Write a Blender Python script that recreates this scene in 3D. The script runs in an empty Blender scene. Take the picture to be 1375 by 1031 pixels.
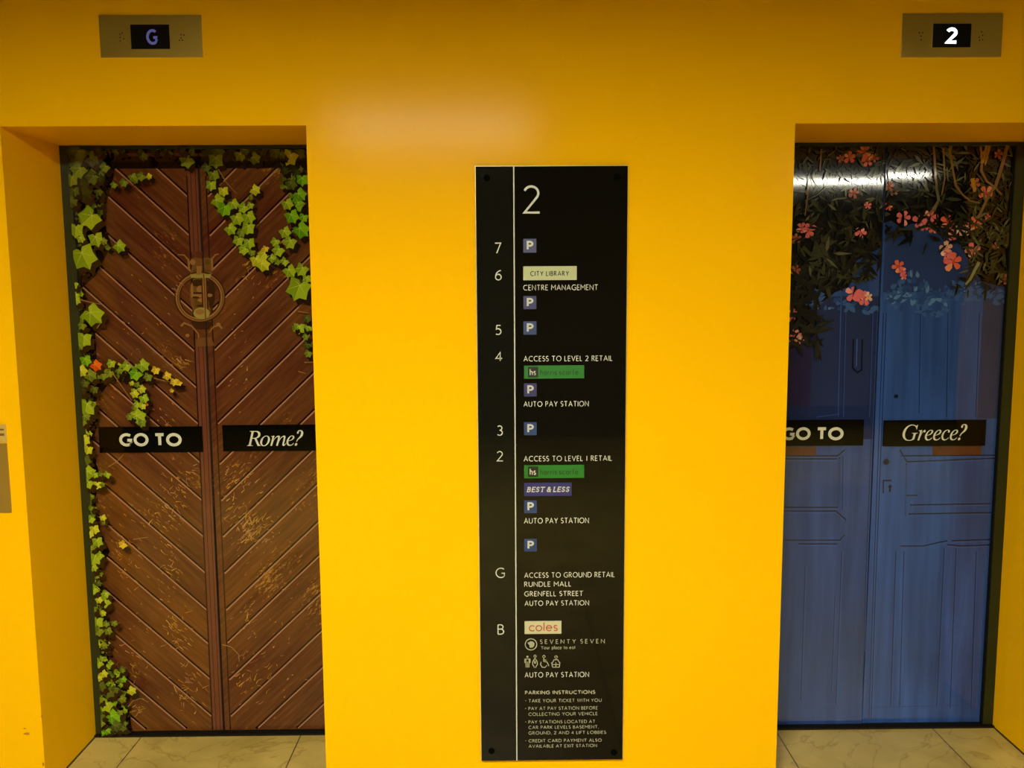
import bpy, math, random
from mathutils import Vector, Matrix, geometry

# ------------------------------------------------------------------ camera, world, exposure
SC = bpy.context.scene
COL = SC.collection
CAM = Vector((0.0, -2.60987, 1.6051))
PITCH, YAW, ROLL, F = -0.10983, 0.00975, -0.00574, 1137.22
fwd = Vector((math.sin(YAW)*math.cos(PITCH), math.cos(YAW)*math.cos(PITCH), math.sin(PITCH)))
r0 = Vector((math.cos(YAW), -math.sin(YAW), 0)); u0 = r0.cross(fwd)
rgt = r0*math.cos(ROLL) + u0*math.sin(ROLL); up = -r0*math.sin(ROLL) + u0*math.cos(ROLL)
cd = bpy.data.cameras.new('camera'); cam = bpy.data.objects.new('camera', cd); COL.objects.link(cam)
cd.sensor_fit = 'HORIZONTAL'; cd.sensor_width = 36; cd.lens = 36*F/1375; cd.clip_start = .02
m4 = Matrix((rgt, up, -fwd)).transposed().to_4x4(); m4.translation = CAM
cam.matrix_world = m4
SC.camera = cam
w = bpy.data.worlds.new('world'); SC.world = w; w.use_nodes = True
w.node_tree.nodes['Background'].inputs[0].default_value = (.02, .018, .012, 1)
w.node_tree.nodes['Background'].inputs[1].default_value = 1
vs = SC.view_settings
SC.display_settings.display_device = 'sRGB'
vs.view_transform = 'Standard'; vs.look = 'None'; vs.gamma = 1; vs.use_curve_mapping = False
vs.exposure = 0.0
LAMP = (1.0, .965, .78)      # colour of the lobby's ceiling lights
POWER = 250.0

# ------------------------------------------------------------------ measures (metres)
D = .348                    # depth of the lift recesses
H = 2.10                    # height of the openings
LX0, LX1, RX0, RX1 = -1.4965, -.5865, .8823, 1.7927
CEIL, ROOM_L, ROOM_R, ROOM_B = 2.66, -3.6, 5.4, -6.6

def at(px, py, Y):
    """point of the photograph measured on the upright plane at depth Y"""
    d = fwd*F + rgt*(px-687.5) - up*(py-515.5)
    return CAM + d*((Y-CAM.y)/d.y)

def L(c):
    return c/12.92 if c <= .04045 else ((c+.055)/1.055)**2.4
def S(r, g, b):
    return (L(r/255), L(g/255), L(b/255))

# ------------------------------------------------------------------ materials
MATS = {}
def nodes_of(m):
    return m.node_tree.nodes, m.node_tree.links, m.node_tree.nodes['Principled BSDF']
def mat(name, col, rough=.5, metal=0, spec=.5, emit=None, es=0, noise=0, nscale=8, coat=0):
    if name in MATS: return MATS[name]
    m = bpy.data.materials.new(name); m.use_nodes = True
    N, K, b = nodes_of(m)
    b.inputs['Base Color'].default_value = (*col, 1); b.inputs['Roughness'].default_value = rough
    b.inputs['Metallic'].default_value = metal; b.inputs['Specular IOR Level'].default_value = spec
    if coat: b.inputs['Coat Weight'].default_value = coat; b.inputs['Coat Roughness'].default_value = .03
    if emit: b.inputs['Emission Color'].default_value = (*emit, 1); b.inputs['Emission Strength'].default_value = es
    if noise:
        t = N.new('ShaderNodeTexCoord'); n = N.new('ShaderNodeTexNoise'); n.inputs['Scale'].default_value = nscale
        n.inputs['Detail'].default_value = 5
        mx = N.new('ShaderNodeMix'); mx.data_type = 'RGBA'
        mx.inputs[6].default_value = (*[c*(1-noise) for c in col], 1); mx.inputs[7].default_value = (*[min(1, c*(1+noise)) for c in col], 1)
        K.new(t.outputs['Object'], n.inputs['Vector']); K.new(n.outputs['Fac'], mx.inputs[0]); K.new(mx.outputs[2], b.inputs['Base Color'])
    MATS[name] = m
    return m

PR, PS = .05, .5            # gloss of the laminated door wraps
def pm(name, rgb, k=1.0, **kw):
    c = S(*rgb)
    return mat(name, tuple(min(.95, x*k) for x in c), rough=PR, spec=PS, **kw)

def wood_mat(name, ang, k=1.0):
    """printed planks: grain along the plank, worn golden flecks"""
    m = bpy.data.materials.new(name); m.use_nodes = True
    N, K, b = nodes_of(m)
    b.inputs['Roughness'].default_value = PR; b.inputs['Specular IOR Level'].default_value = PS
    t = N.new('ShaderNodeTexCoord'); r = N.new('ShaderNodeVectorRotate'); r.rotation_type = 'Y_AXIS'
    r.inputs['Angle'].default_value = ang
    K.new(t.outputs['Object'], r.inputs['Vector'])
    def noise(scale, sc, detail=6, rough=.6, src=None):
        mp = N.new('ShaderNodeMapping'); mp.inputs['Scale'].default_value = sc
        K.new((src or r).outputs[0], mp.inputs[0])
        n = N.new('ShaderNodeTexNoise'); n.inputs['Scale'].default_value = scale; n.inputs['Detail'].default_value = detail
        n.inputs['Roughness'].default_value = rough
        K.new(mp.outputs[0], n.inputs['Vector']); return n
    def ramp(n, stops):
        c = N.new('ShaderNodeValToRGB'); e = c.color_ramp.elements
        while len(e) < len(stops): e.new(.5)
        for i, (p, col) in enumerate(stops):
            e[i].position = p; e[i].color = (*[min(1, x*k) for x in col], 1)
        K.new(n.outputs['Fac'], c.inputs[0]); return c
    g = ramp(noise(5, (1.2, 1, 16), 8, .65), [(.30, S(52, 24, 11)), (.46, S(89, 48, 22)), (.58, S(108, 63, 30)), (.74, S(136, 88, 44))])
    big = ramp(noise(1.6, (1, 1, 2.0), 3), [(.32, S(80, 28, 20)), (.5, S(96, 54, 25)), (.68, S(122, 73, 22))])
    mx = N.new('ShaderNodeMix'); mx.data_type = 'RGBA'; mx.inputs[0].default_value = .55
    K.new(g.outputs[0], mx.inputs[6]); K.new(big.outputs[0], mx.inputs[7])
    wear = noise(26, (1.6, 1, 5), 9, .72); zone = noise(2.6, (1, 1, 1.6), 2)
    mu = N.new('ShaderNodeMath'); mu.operation = 'MULTIPLY'
    K.new(wear.outputs['Fac'], mu.inputs[0]); K.new(zone.outputs['Fac'], mu.inputs[1])
    mr = N.new('ShaderNodeMapRange'); mr.inputs[1].default_value = .335; mr.inputs[2].default_value = .42; mr.inputs[4].default_value = .8
    K.new(mu.outputs[0], mr.inputs[0])
    m2 = N.new('ShaderNodeMix'); m2.data_type = 'RGBA'
    K.new(mr.outputs[0], m2.inputs[0]); K.new(mx.outputs[2], m2.inputs[6]); m2.inputs[7].default_value = (*[x*k for x in S(186, 132, 42)], 1)
    K.new(m2.outputs[2], b.inputs['Base Color'])
    return m

def blue_mat(name, base, k=1.0):
    """printed blue boards: vertical streaks and pale scuffs"""
    m = bpy.data.materials.new(name); m.use_nodes = True
    N, K, b = nodes_of(m)
    b.inputs['Roughness'].default_value = PR; b.inputs['Specular IOR Level'].default_value = PS
    t = N.new('ShaderNodeTexCoord')
    def noise(scale, sc, detail=5):
        mp = N.new('ShaderNodeMapping'); mp.inputs['Scale'].default_value = sc; K.new(t.outputs['Object'], mp.inputs[0])
        n = N.new('ShaderNodeTexNoise'); n.inputs['Scale'].default_value = scale; n.inputs['Detail'].default_value = detail
        K.new(mp.outputs[0], n.inputs['Vector']); return n
    a = noise(9, (3.2, 1, .22)); c = noise(2.2, (1.6, 1, .8), 3)
    ad = N.new('ShaderNodeMath'); ad.operation = 'ADD'; K.new(a.outputs['Fac'], ad.inputs[0]); K.new(c.outputs['Fac'], ad.inputs[1])
    cr = N.new('ShaderNodeValToRGB'); e = cr.color_ramp.elements
    e[0].position = .34; e[0].color = (*[x*k*.66 for x in base], 1); e[1].position = .66; e[1].color = (*[x*k*1.4 for x in base], 1)
    hv = N.new('ShaderNodeMath'); hv.operation = 'MULTIPLY'; hv.inputs[1].default_value = .5
    K.new(ad.outputs[0], hv.inputs[0]); K.new(hv.outputs[0], cr.inputs[0]); K.new(cr.outputs[0], b.inputs['Base Color'])
    return m

def floor_mat():
    m = bpy.data.materials.new('beige_stone_tiles'); m.use_nodes = True
    N, K, b = nodes_of(m); b.inputs['Roughness'].default_value = .32
    t = N.new('ShaderNodeTexCoord')
    mp = N.new('ShaderNodeMapping'); mp.inputs['Location'].default_value = (FLOOR_OX, -D, 0)
    K.new(t.outputs['Object'], mp.inputs[0])
    br = N.new('ShaderNodeTexBrick'); br.offset = 0; br.inputs['Scale'].default_value = 1
    br.inputs['Brick Width'].default_value = FLOOR_W; br.inputs['Row Height'].default_value = 1.2
    br.inputs['Mortar Size'].default_value = .0022; br.inputs['Mortar Smooth'].default_value = .1; br.inputs['Bias'].default_value = 0
    br.inputs['Mortar'].default_value = (*S(70, 56, 34), 1)
    K.new(mp.outputs[0], br.inputs['Vector'])
    n = N.new('ShaderNodeTexNoise'); n.inputs['Scale'].default_value = 3.2; n.inputs['Detail'].default_value = 9; n.inputs['Distortion'].default_value = 1.1
    K.new(t.outputs['Object'], n.inputs['Vector'])
    c = N.new('ShaderNodeValToRGB'); e = c.color_ramp.elements
    e[0].position = .3; e[0].color = (*S(148, 127, 58), 1); e[1].position = .7; e[1].color = (*S(190, 166, 88), 1)
    K.new(n.outputs['Fac'], c.inputs[0])
    v = N.new('ShaderNodeTexNoise'); v.inputs['Scale'].default_value = 2.1; v.inputs['Detail'].default_value = 7; v.inputs['Distortion'].default_value = 2.4
    K.new(t.outputs['Object'], v.inputs['Vector'])
    vr = N.new('ShaderNodeValToRGB'); ve = vr.color_ramp.elements; ve.new(.5)
    ve[0].position = .485; ve[0].color = (1, 1, 1, 1); ve[1].position = .5; ve[1].color = (.72, .66, .56, 1); ve[2].position = .515; ve[2].color = (1, 1, 1, 1)
    K.new(v.outputs['Fac'], vr.inputs[0])
    mx = N.new('ShaderNodeMix'); mx.data_type = 'RGBA'; mx.blend_type = 'MULTIPLY'; mx.inputs[0].default_value = 1
    K.new(c.outputs[0], mx.inputs[6]); K.new(vr.outputs[0], mx.inputs[7])
    K.new(mx.outputs[2], br.inputs['Color1']); K.new(mx.outputs[2], br.inputs['Color2'])
    K.new(br.outputs['Color'], b.inputs['Base Color'])
    return m

def paint_mat():
    m = bpy.data.materials.new('yellow_paint'); m.use_nodes = True
    N, K, b = nodes_of(m)
    b.inputs['Roughness'].default_value = .16; b.inputs['Specular IOR Level'].default_value = .03
    t = N.new('ShaderNodeTexCoord'); n = N.new('ShaderNodeTexNoise'); n.inputs['Scale'].default_value = 2.5; n.inputs['Detail'].default_value = 4
    mx = N.new('ShaderNodeMix'); mx.data_type = 'RGBA'
    mx.inputs[6].default_value = (*YELLOW, 1); mx.inputs[7].default_value = (YELLOW[0]*.97, YELLOW[1]*.94, YELLOW[2], 1)
    K.new(t.outputs['Object'], n.inputs['Vector']); K.new(n.outputs['Fac'], mx.inputs[0]); K.new(mx.outputs[2], b.inputs['Base Color'])
    f = N.new('ShaderNodeTexNoise'); f.inputs['Scale'].default_value = 260; f.inputs['Detail'].default_value = 2
    bp = N.new('ShaderNodeBump'); bp.inputs['Strength'].default_value = .06; bp.inputs['Distance'].default_value = .002
    K.new(t.outputs['Object'], f.inputs['Vector']); K.new(f.outputs['Fac'], bp.inputs['Height']); K.new(bp.outputs[0], b.inputs['Normal'])
    return m

def steel_mat(name, col, rough, metal=.75):
    m = bpy.data.materials.new(name); m.use_nodes = True
    N, K, b = nodes_of(m); b.inputs['Metallic'].default_value = metal; b.inputs['Base Color'].default_value = (*col, 1)
    t = N.new('ShaderNodeTexCoord'); mp = N.new('ShaderNodeMapping'); mp.inputs['Scale'].default_value = (3, 3, 300)
    n = N.new('ShaderNodeTexNoise'); n.inputs['Scale'].default_value = 4
    r = N.new('ShaderNodeMapRange'); r.inputs[3].default_value = rough*.8; r.inputs[4].default_value = rough*1.25
    K.new(t.outputs['Object'], mp.inputs[0]); K.new(mp.outputs[0], n.inputs['Vector']); K.new(n.outputs['Fac'], r.inputs[0]); K.new(r.outputs[0], b.inputs['Roughness'])
    return m

# ------------------------------------------------------------------ mesh builder
class MB:
    def __init__(s): s.v = []; s.f = []; s.mi = []; s.mats = []
    def m(s, m):
        if m not in s.mats: s.mats.append(m)
        return s.mats.index(m)
    def poly(s, pts, m):
        i = len(s.v); s.v += [tuple(p) for p in pts]; s.f.append(tuple(range(i, i+len(pts)))); s.mi.append(s.m(m))
    def tris(s, pts, tri, m):
        i = len(s.v); s.v += [tuple(p) for p in pts]; k = s.m(m)
        for t in tri: s.f.append(tuple(i+j for j in t)); s.mi.append(k)
    def box(s, a, b, m):
        (x0, y0, z0), (x1, y1, z1) = a, b
        i = len(s.v); k = s.m(m)
        s.v += [(x0,y0,z0),(x1,y0,z0),(x1,y1,z0),(x0,y1,z0),(x0,y0,z1),(x1,y0,z1),(x1,y1,z1),(x0,y1,z1)]
        for q in ((0,3,2,1),(4,5,6,7),(0,1,5,4),(1,2,6,5),(2,3,7,6),(3,0,4,7)):
            s.f.append(tuple(i+j for j in q)); s.mi.append(k)
    def cyl(s, c, r, depth, m, n=24, r2=None):
        """short round boss standing out from the wall towards -Y"""
        i = len(s.v); k = s.m(m); r2 = r if r2 is None else r2
        for (rr, y) in ((r, c[1]), (r2, c[1]-depth)):
            for a in range(n):
                t = 2*math.pi*a/n; s.v.append((c[0]+rr*math.cos(t), y, c[2]+rr*math.sin(t)))
        for a in range(n):
            b = (a+1) % n; s.f.append((i+a, i+b, i+n+b, i+n+a)); s.mi.append(k)
        s.f.append(tuple(i+n+a for a in range(n))); s.mi.append(k)
        s.f.append(tuple(i+a for a in reversed(range(n)))); s.mi.append(k)
    def build(s, name, parent=None, bevel=0):
        me = bpy.data.meshes.new(name); me.from_pydata(s.v, [], s.f)
        for m in s.mats: me.materials.append(m)
        me.polygons.foreach_set('material_index', s.mi); me.update()
        o = bpy.data.objects.new(name, me); COL.objects.link(o)
        if parent: o.parent = parent; o.matrix_parent_inverse = Matrix.Translation(-Vector(parent.location)) if parent.type == 'EMPTY' else Matrix()
        if bevel:
            b = o.modifiers.new('bevel', 'BEVEL'); b.width = bevel; b.segments = 2; b.limit_method = 'ANGLE'
        return o
def thing(name, loc, label, cat, group=None, kind=None):
    o = bpy.data.objects.new(name, None); COL.objects.link(o); o.location = loc; o.empty_display_size = .1
    return tag(o, label, cat, group, kind)
def tag(o, label=None, cat=None, group=None, kind=None):
    if label: o['label'] = label
    if cat: o['category'] = cat
    if group: o['group'] = group
    if kind: o['kind'] = kind
    return o
def struct(o): o['kind'] = 'structure'; return o

class Sheet:
    """printed layers on an upright plane: every new patch lies a hair in front of the one before"""
    def __init__(s, Y, step=1.2e-5): s.Y = Y; s.step = step; s.mb = MB(); s.clip = None
    def nxt(s): s.Y -= s.step; return s.Y
    def P(s, pts, m):                                   # pts (x, z) in metres
        if s.clip:
            pts = clip_poly(pts, *s.clip)
            if len(pts) < 3: return
        y = s.nxt()
        if len(pts) == 4:
            s.mb.poly([(x, y, z) for x, z in pts], m)
        else:
            t = geometry.tessellate_polygon([[Vector((x, z, 0)) for x, z in pts]])
            s.mb.tris([(x, y, z) for x, z in pts], t, m)
    def rings(s, rings, m):
        y = s.nxt()
        t = geometry.tessellate_polygon([[Vector((x, z, 0)) for x, z in r] for r in rings])
        s.mb.tris([(x, y, z) for r in rings for x, z in r], t, m)
    def ribbon(s, pts, wd, m, w2=None, closed=False):
        """line of width wd (tapering to w2) with mitred corners"""
        if s.clip:
            (a, b, c, d_) = s.clip
            pts = [p for p in pts if a-.002 <= p[0] <= b+.002 and c <= p[1] <= d_]
        n = len(pts)
        if n < 2: return
        y = s.nxt(); Lf = []; Rt = []
        for i, p in enumerate(pts):
            a = pts[i-1] if (i or closed) else None; b = pts[(i+1) % n] if (i < n-1 or closed) else None
            d1 = norm(p, a, True) if a else None; d2 = norm(p, b) if b else None
            d1 = d1 or d2; d2 = d2 or d1
            if d1 is None: d1 = d2 = (1, 0)
            nx, nz = -(d1[1]+d2[1]), d1[0]+d2[0]; l = math.hypot(nx, nz)
            if l < 1e-6: nx, nz, l = -d1[1], d1[0], 1
            nx /= l; nz /= l
            k = max(.5, abs(nx*-d1[1]+nz*d1[0])); ww = wd if w2 is None else wd+(w2-wd)*i/(n-1)
            h = ww/2/k
            Lf.append((p[0]+nx*h, y, p[1]+nz*h)); Rt.append((p[0]-nx*h, y, p[1]-nz*h))
        i0 = len(s.mb.v); s.mb.v += Lf+Rt; k = s.mb.m(m)
        for i in range(n if closed else n-1):
            j = (i+1) % n; s.mb.f.append((i0+i, i0+j, i0+n+j, i0+n+i)); s.mb.mi.append(k)
def norm(p, q, rev=False):
    d = (p[0]-q[0], p[1]-q[1]) if rev else (q[0]-p[0], q[1]-p[1]); l = math.hypot(*d)
    return (d[0]/l, d[1]/l) if l > 1e-9 else None
def clip_poly(pts, xa, xb, za, zb):
    for ax, lim, sg in ((0, xa, 1), (0, xb, -1), (1, za, 1), (1, zb, -1)):
        out = []
        for i, p in enumerate(pts):
            q = pts[i-1]; fp, fq = (p[ax]-lim)*sg, (q[ax]-lim)*sg
            if (fp >= 0) != (fq >= 0):
                t = fq/(fq-fp); out.append((q[0]+(p[0]-q[0])*t, q[1]+(p[1]-q[1])*t))
            if fp >= 0: out.append(p)
        pts = out
        if not pts: return []
    return pts

# ------------------------------------------------------------------ lettering
def A(cx, cy, rx, ry, a0, a1, n=None):
    n = n or max(4, int(abs(a1-a0)/15))
    return [(cx+rx*math.cos(math.radians(a0+(a1-a0)*i/n)), cy+ry*math.sin(math.radians(a0+(a1-a0)*i/n))) for i in range(n+1)]
def ring(cx, cy, rx, ry): return A(cx, cy, rx, ry, 0, 360, 28)[:-1] + ['closed']
GL = {   # centre lines on a unit cap height: (advance, strokes)
 'A': (.80, [[(0,0),(.4,1),(.8,0)], [(.14,.33),(.66,.33)]]),
 'B': (.52, [[(0,0),(0,1)], [(0,1),(.24,1)]+A(.24,.77,.23,.23,90,-90)+[(0,.54)], [(0,.54),(.26,.54)]+A(.26,.27,.26,.27,90,-90)+[(0,0)]]),
 'C': (.80, [A(.5,.5,.5,.5,52,308)]),
 'D': (.80, [[(0,0),(0,1),(.3,1)]+A(.3,.5,.5,.5,90,-90)+[(.3,0),(0,0)]]),
 'E': (.46, [[(.46,1),(0,1),(0,0),(.48,0)], [(0,.52),(.40,.52)]]),
 'F': (.44, [[(.44,1),(0,1),(0,0)], [(0,.52),(.38,.52)]]),
 'G': (.86, [A(.5,.5,.5,.5,52,318)+[(.86,.15),(.86,.46),(.56,.46)]]),
 'H': (.70, [[(0,0),(0,1)], [(.7,0),(.7,1)], [(0,.52),(.7,.52)]]),
 'I': (.0, [[(0,0),(0,1)]]),
 'J': (.2, [[(.2,1),(.2,0),(.05,-.2)]]),
 'K': (.60, [[(0,0),(0,1)], [(.56,1),(.03,.50),(.6,0)]]),
 'L': (.42, [[(0,1),(0,0),(.42,0)]]),
 'M': (.86, [[(0,0),(0,1),(.43,.42),(.86,1),(.86,0)]]),
 'N': (.74, [[(0,0),(0,1),(.74,0),(.74,1)]]),
 'O': (1.0, [ring(.5,.5,.5,.5)]),
 'P': (.50, [[(0,0),(0,1),(.22,1)]+A(.22,.74,.27,.26,90,-90)+[(0,.48)]]),
 'R': (.58, [[(0,0),(0,1),(.22,1)]+A(.22,.76,.25,.24,90,-90)+[(0,.52)], [(.20,.52),(.58,0)]]),
 'S': (.48, [A(.24,.75,.22,.25,35,270)+A(.24,.25,.24,.25,90,-145)]),
 'T': (.66, [[(0,1),(.66,1)], [(.33,1),(.33,0)]]),
 'U': (.70, [[(0,1),(0,.35)]+A(.35,.35,.35,.35,180,360)+[(.7,1)]]),
 'V': (.76, [[(0,1),(.38,0),(.76,1)]]),
 'W': (1.12, [[(0,1),(.28,0),(.56,1),(.84,0),(1.12,1)]]),
 'X': (.68, [[(0,0),(.68,1)], [(0,1),(.68,0)]]),
 'Y': (.68, [[(0,1),(.34,.48),(.68,1)], [(.34,.48),(.34,0)]]),
 'Z': (.62, [[(0,1),(.62,1),(0,0),(.64,0)]]),
 '1': (.24, [[(.12,0),(.12,1)]]),
 '2': (.56, [A(.26,.74,.27,.26,158,-38)+[(0,0),(.58,0)]]),
 '3': (.48, [A(.22,.76,.22,.24,140,-90), A(.22,.27,.26,.27,90,-140)]),
 '4': (.58, [[(.42,0),(.42,1),(0,.28),(.6,.28)]]),
 '5': (.48, [[(.44,1),(.10,1),(.05,.58)]+A(.2,.32,.28,.32,110,-130)]),
 '6': (.54, [ring(.27,.30,.27,.30), A(.52,.30,.52,.70,90,180)]),
 '7': (.54, [[(0,1),(.54,1),(.16,0)]]),
 '-': (.22, [[(0,.42),(.22,.42)]]),
 ',': (.05, [[(.05,.06),(0,-.14)]]),
 '.': (.0, [[(0,0),(0,.05)]]),
 '&': (.66, [[(.66,0),(.12,.68)]+A(.28,.78,.18,.22,200,-20)+[(.08,.40)]+A(.26,.24,.26,.24,150,330)+[(.64,.45)]]),
 'a': (.50, [ring(.25,.31,.25,.31), [(.5,.62),(.5,0)]]),
 'c': (.48, [A(.31,.31,.31,.31,45,315)]),
 'e': (.58, [[(.02,.33),(.58,.33)]+A(.3,.31,.29,.31,5,318)]),
 'f': (.28, [A(.26,.84,.15,.16,80,180)+[(.11,0)], [(0,.62),(.27,.62)]]),
 'h': (.46, [[(0,0),(0,1)], [(0,.34)]+A(.23,.38,.23,.24,180,0)+[(.46,0)]]),
 'i': (.0, [[(0,0),(0,.62)], [(0,.78),(0,.88)]]),
 'l': (.0, [[(0,0),(0,1)]]),
 'o': (.60, [ring(.3,.31,.3,.31)]),
 'p': (.52, [[(0,-.3),(0,.62)], ring(.27,.31,.26,.31)]),
 'r': (.26, [[(0,0),(0,.62)], [(0,.36)]+A(.22,.36,.22,.26,180,85)]),
 's': (.36, [A(.18,.46,.16,.16,30,270)+A(.18,.155,.18,.155,90,-150)]),
 't': (.26, [[(.12,.9),(.12,.12),(.26,.02)], [(0,.62),(.27,.62)]]),
 'u': (.46, [[(0,.62),(0,.26)]+A(.23,.26,.23,.26,180,360), [(.46,.62),(.46,0)]]),
 'y': (.48, [[(0,.62),(.25,.02)], [(.48,.62),(.14,-.3)]]),
}
def stroke_text(sh, txt, x0, x1, zb, cap, m, wt=.11, shear=0, gap=.19, space=.30, serif=False):
    """one line of stroke lettering whose ink spans x0..x1 on baseline zb"""
    items = []; x = 0; first = True
    for ch in txt:
        if ch == ' ': x += space; continue
        ad, st = GL[ch]
        if not first: x += gap
        first = False
        items.append((x+wt/2, st)); x += ad+wt
    tot = x
    kx = (x1-x0)/tot
    w_ = wt*cap
    for xo, st in items:
        for pl in st:
            closed = pl[-1] == 'closed'
            q = []
            for (a, b) in (pl[:-1] if closed else pl):
                zz = wt/2+b*(1-wt)
                q.append((x0+(xo+a)*kx+shear*zz*cap, zb+zz*cap))
            if not closed and len(q) > 1:           # square ends for straight stems
                pass
            sh.ribbon(q, w_*min(1.15, max(.8, kx/cap)), m, closed=closed)
            if serif and not closed:
                for e in (q[0], q[-1]): sh.ribbon([(e[0]-cap*.13, e[1]), (e[0]+cap*.13, e[1])], w_*.8, m)
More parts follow.
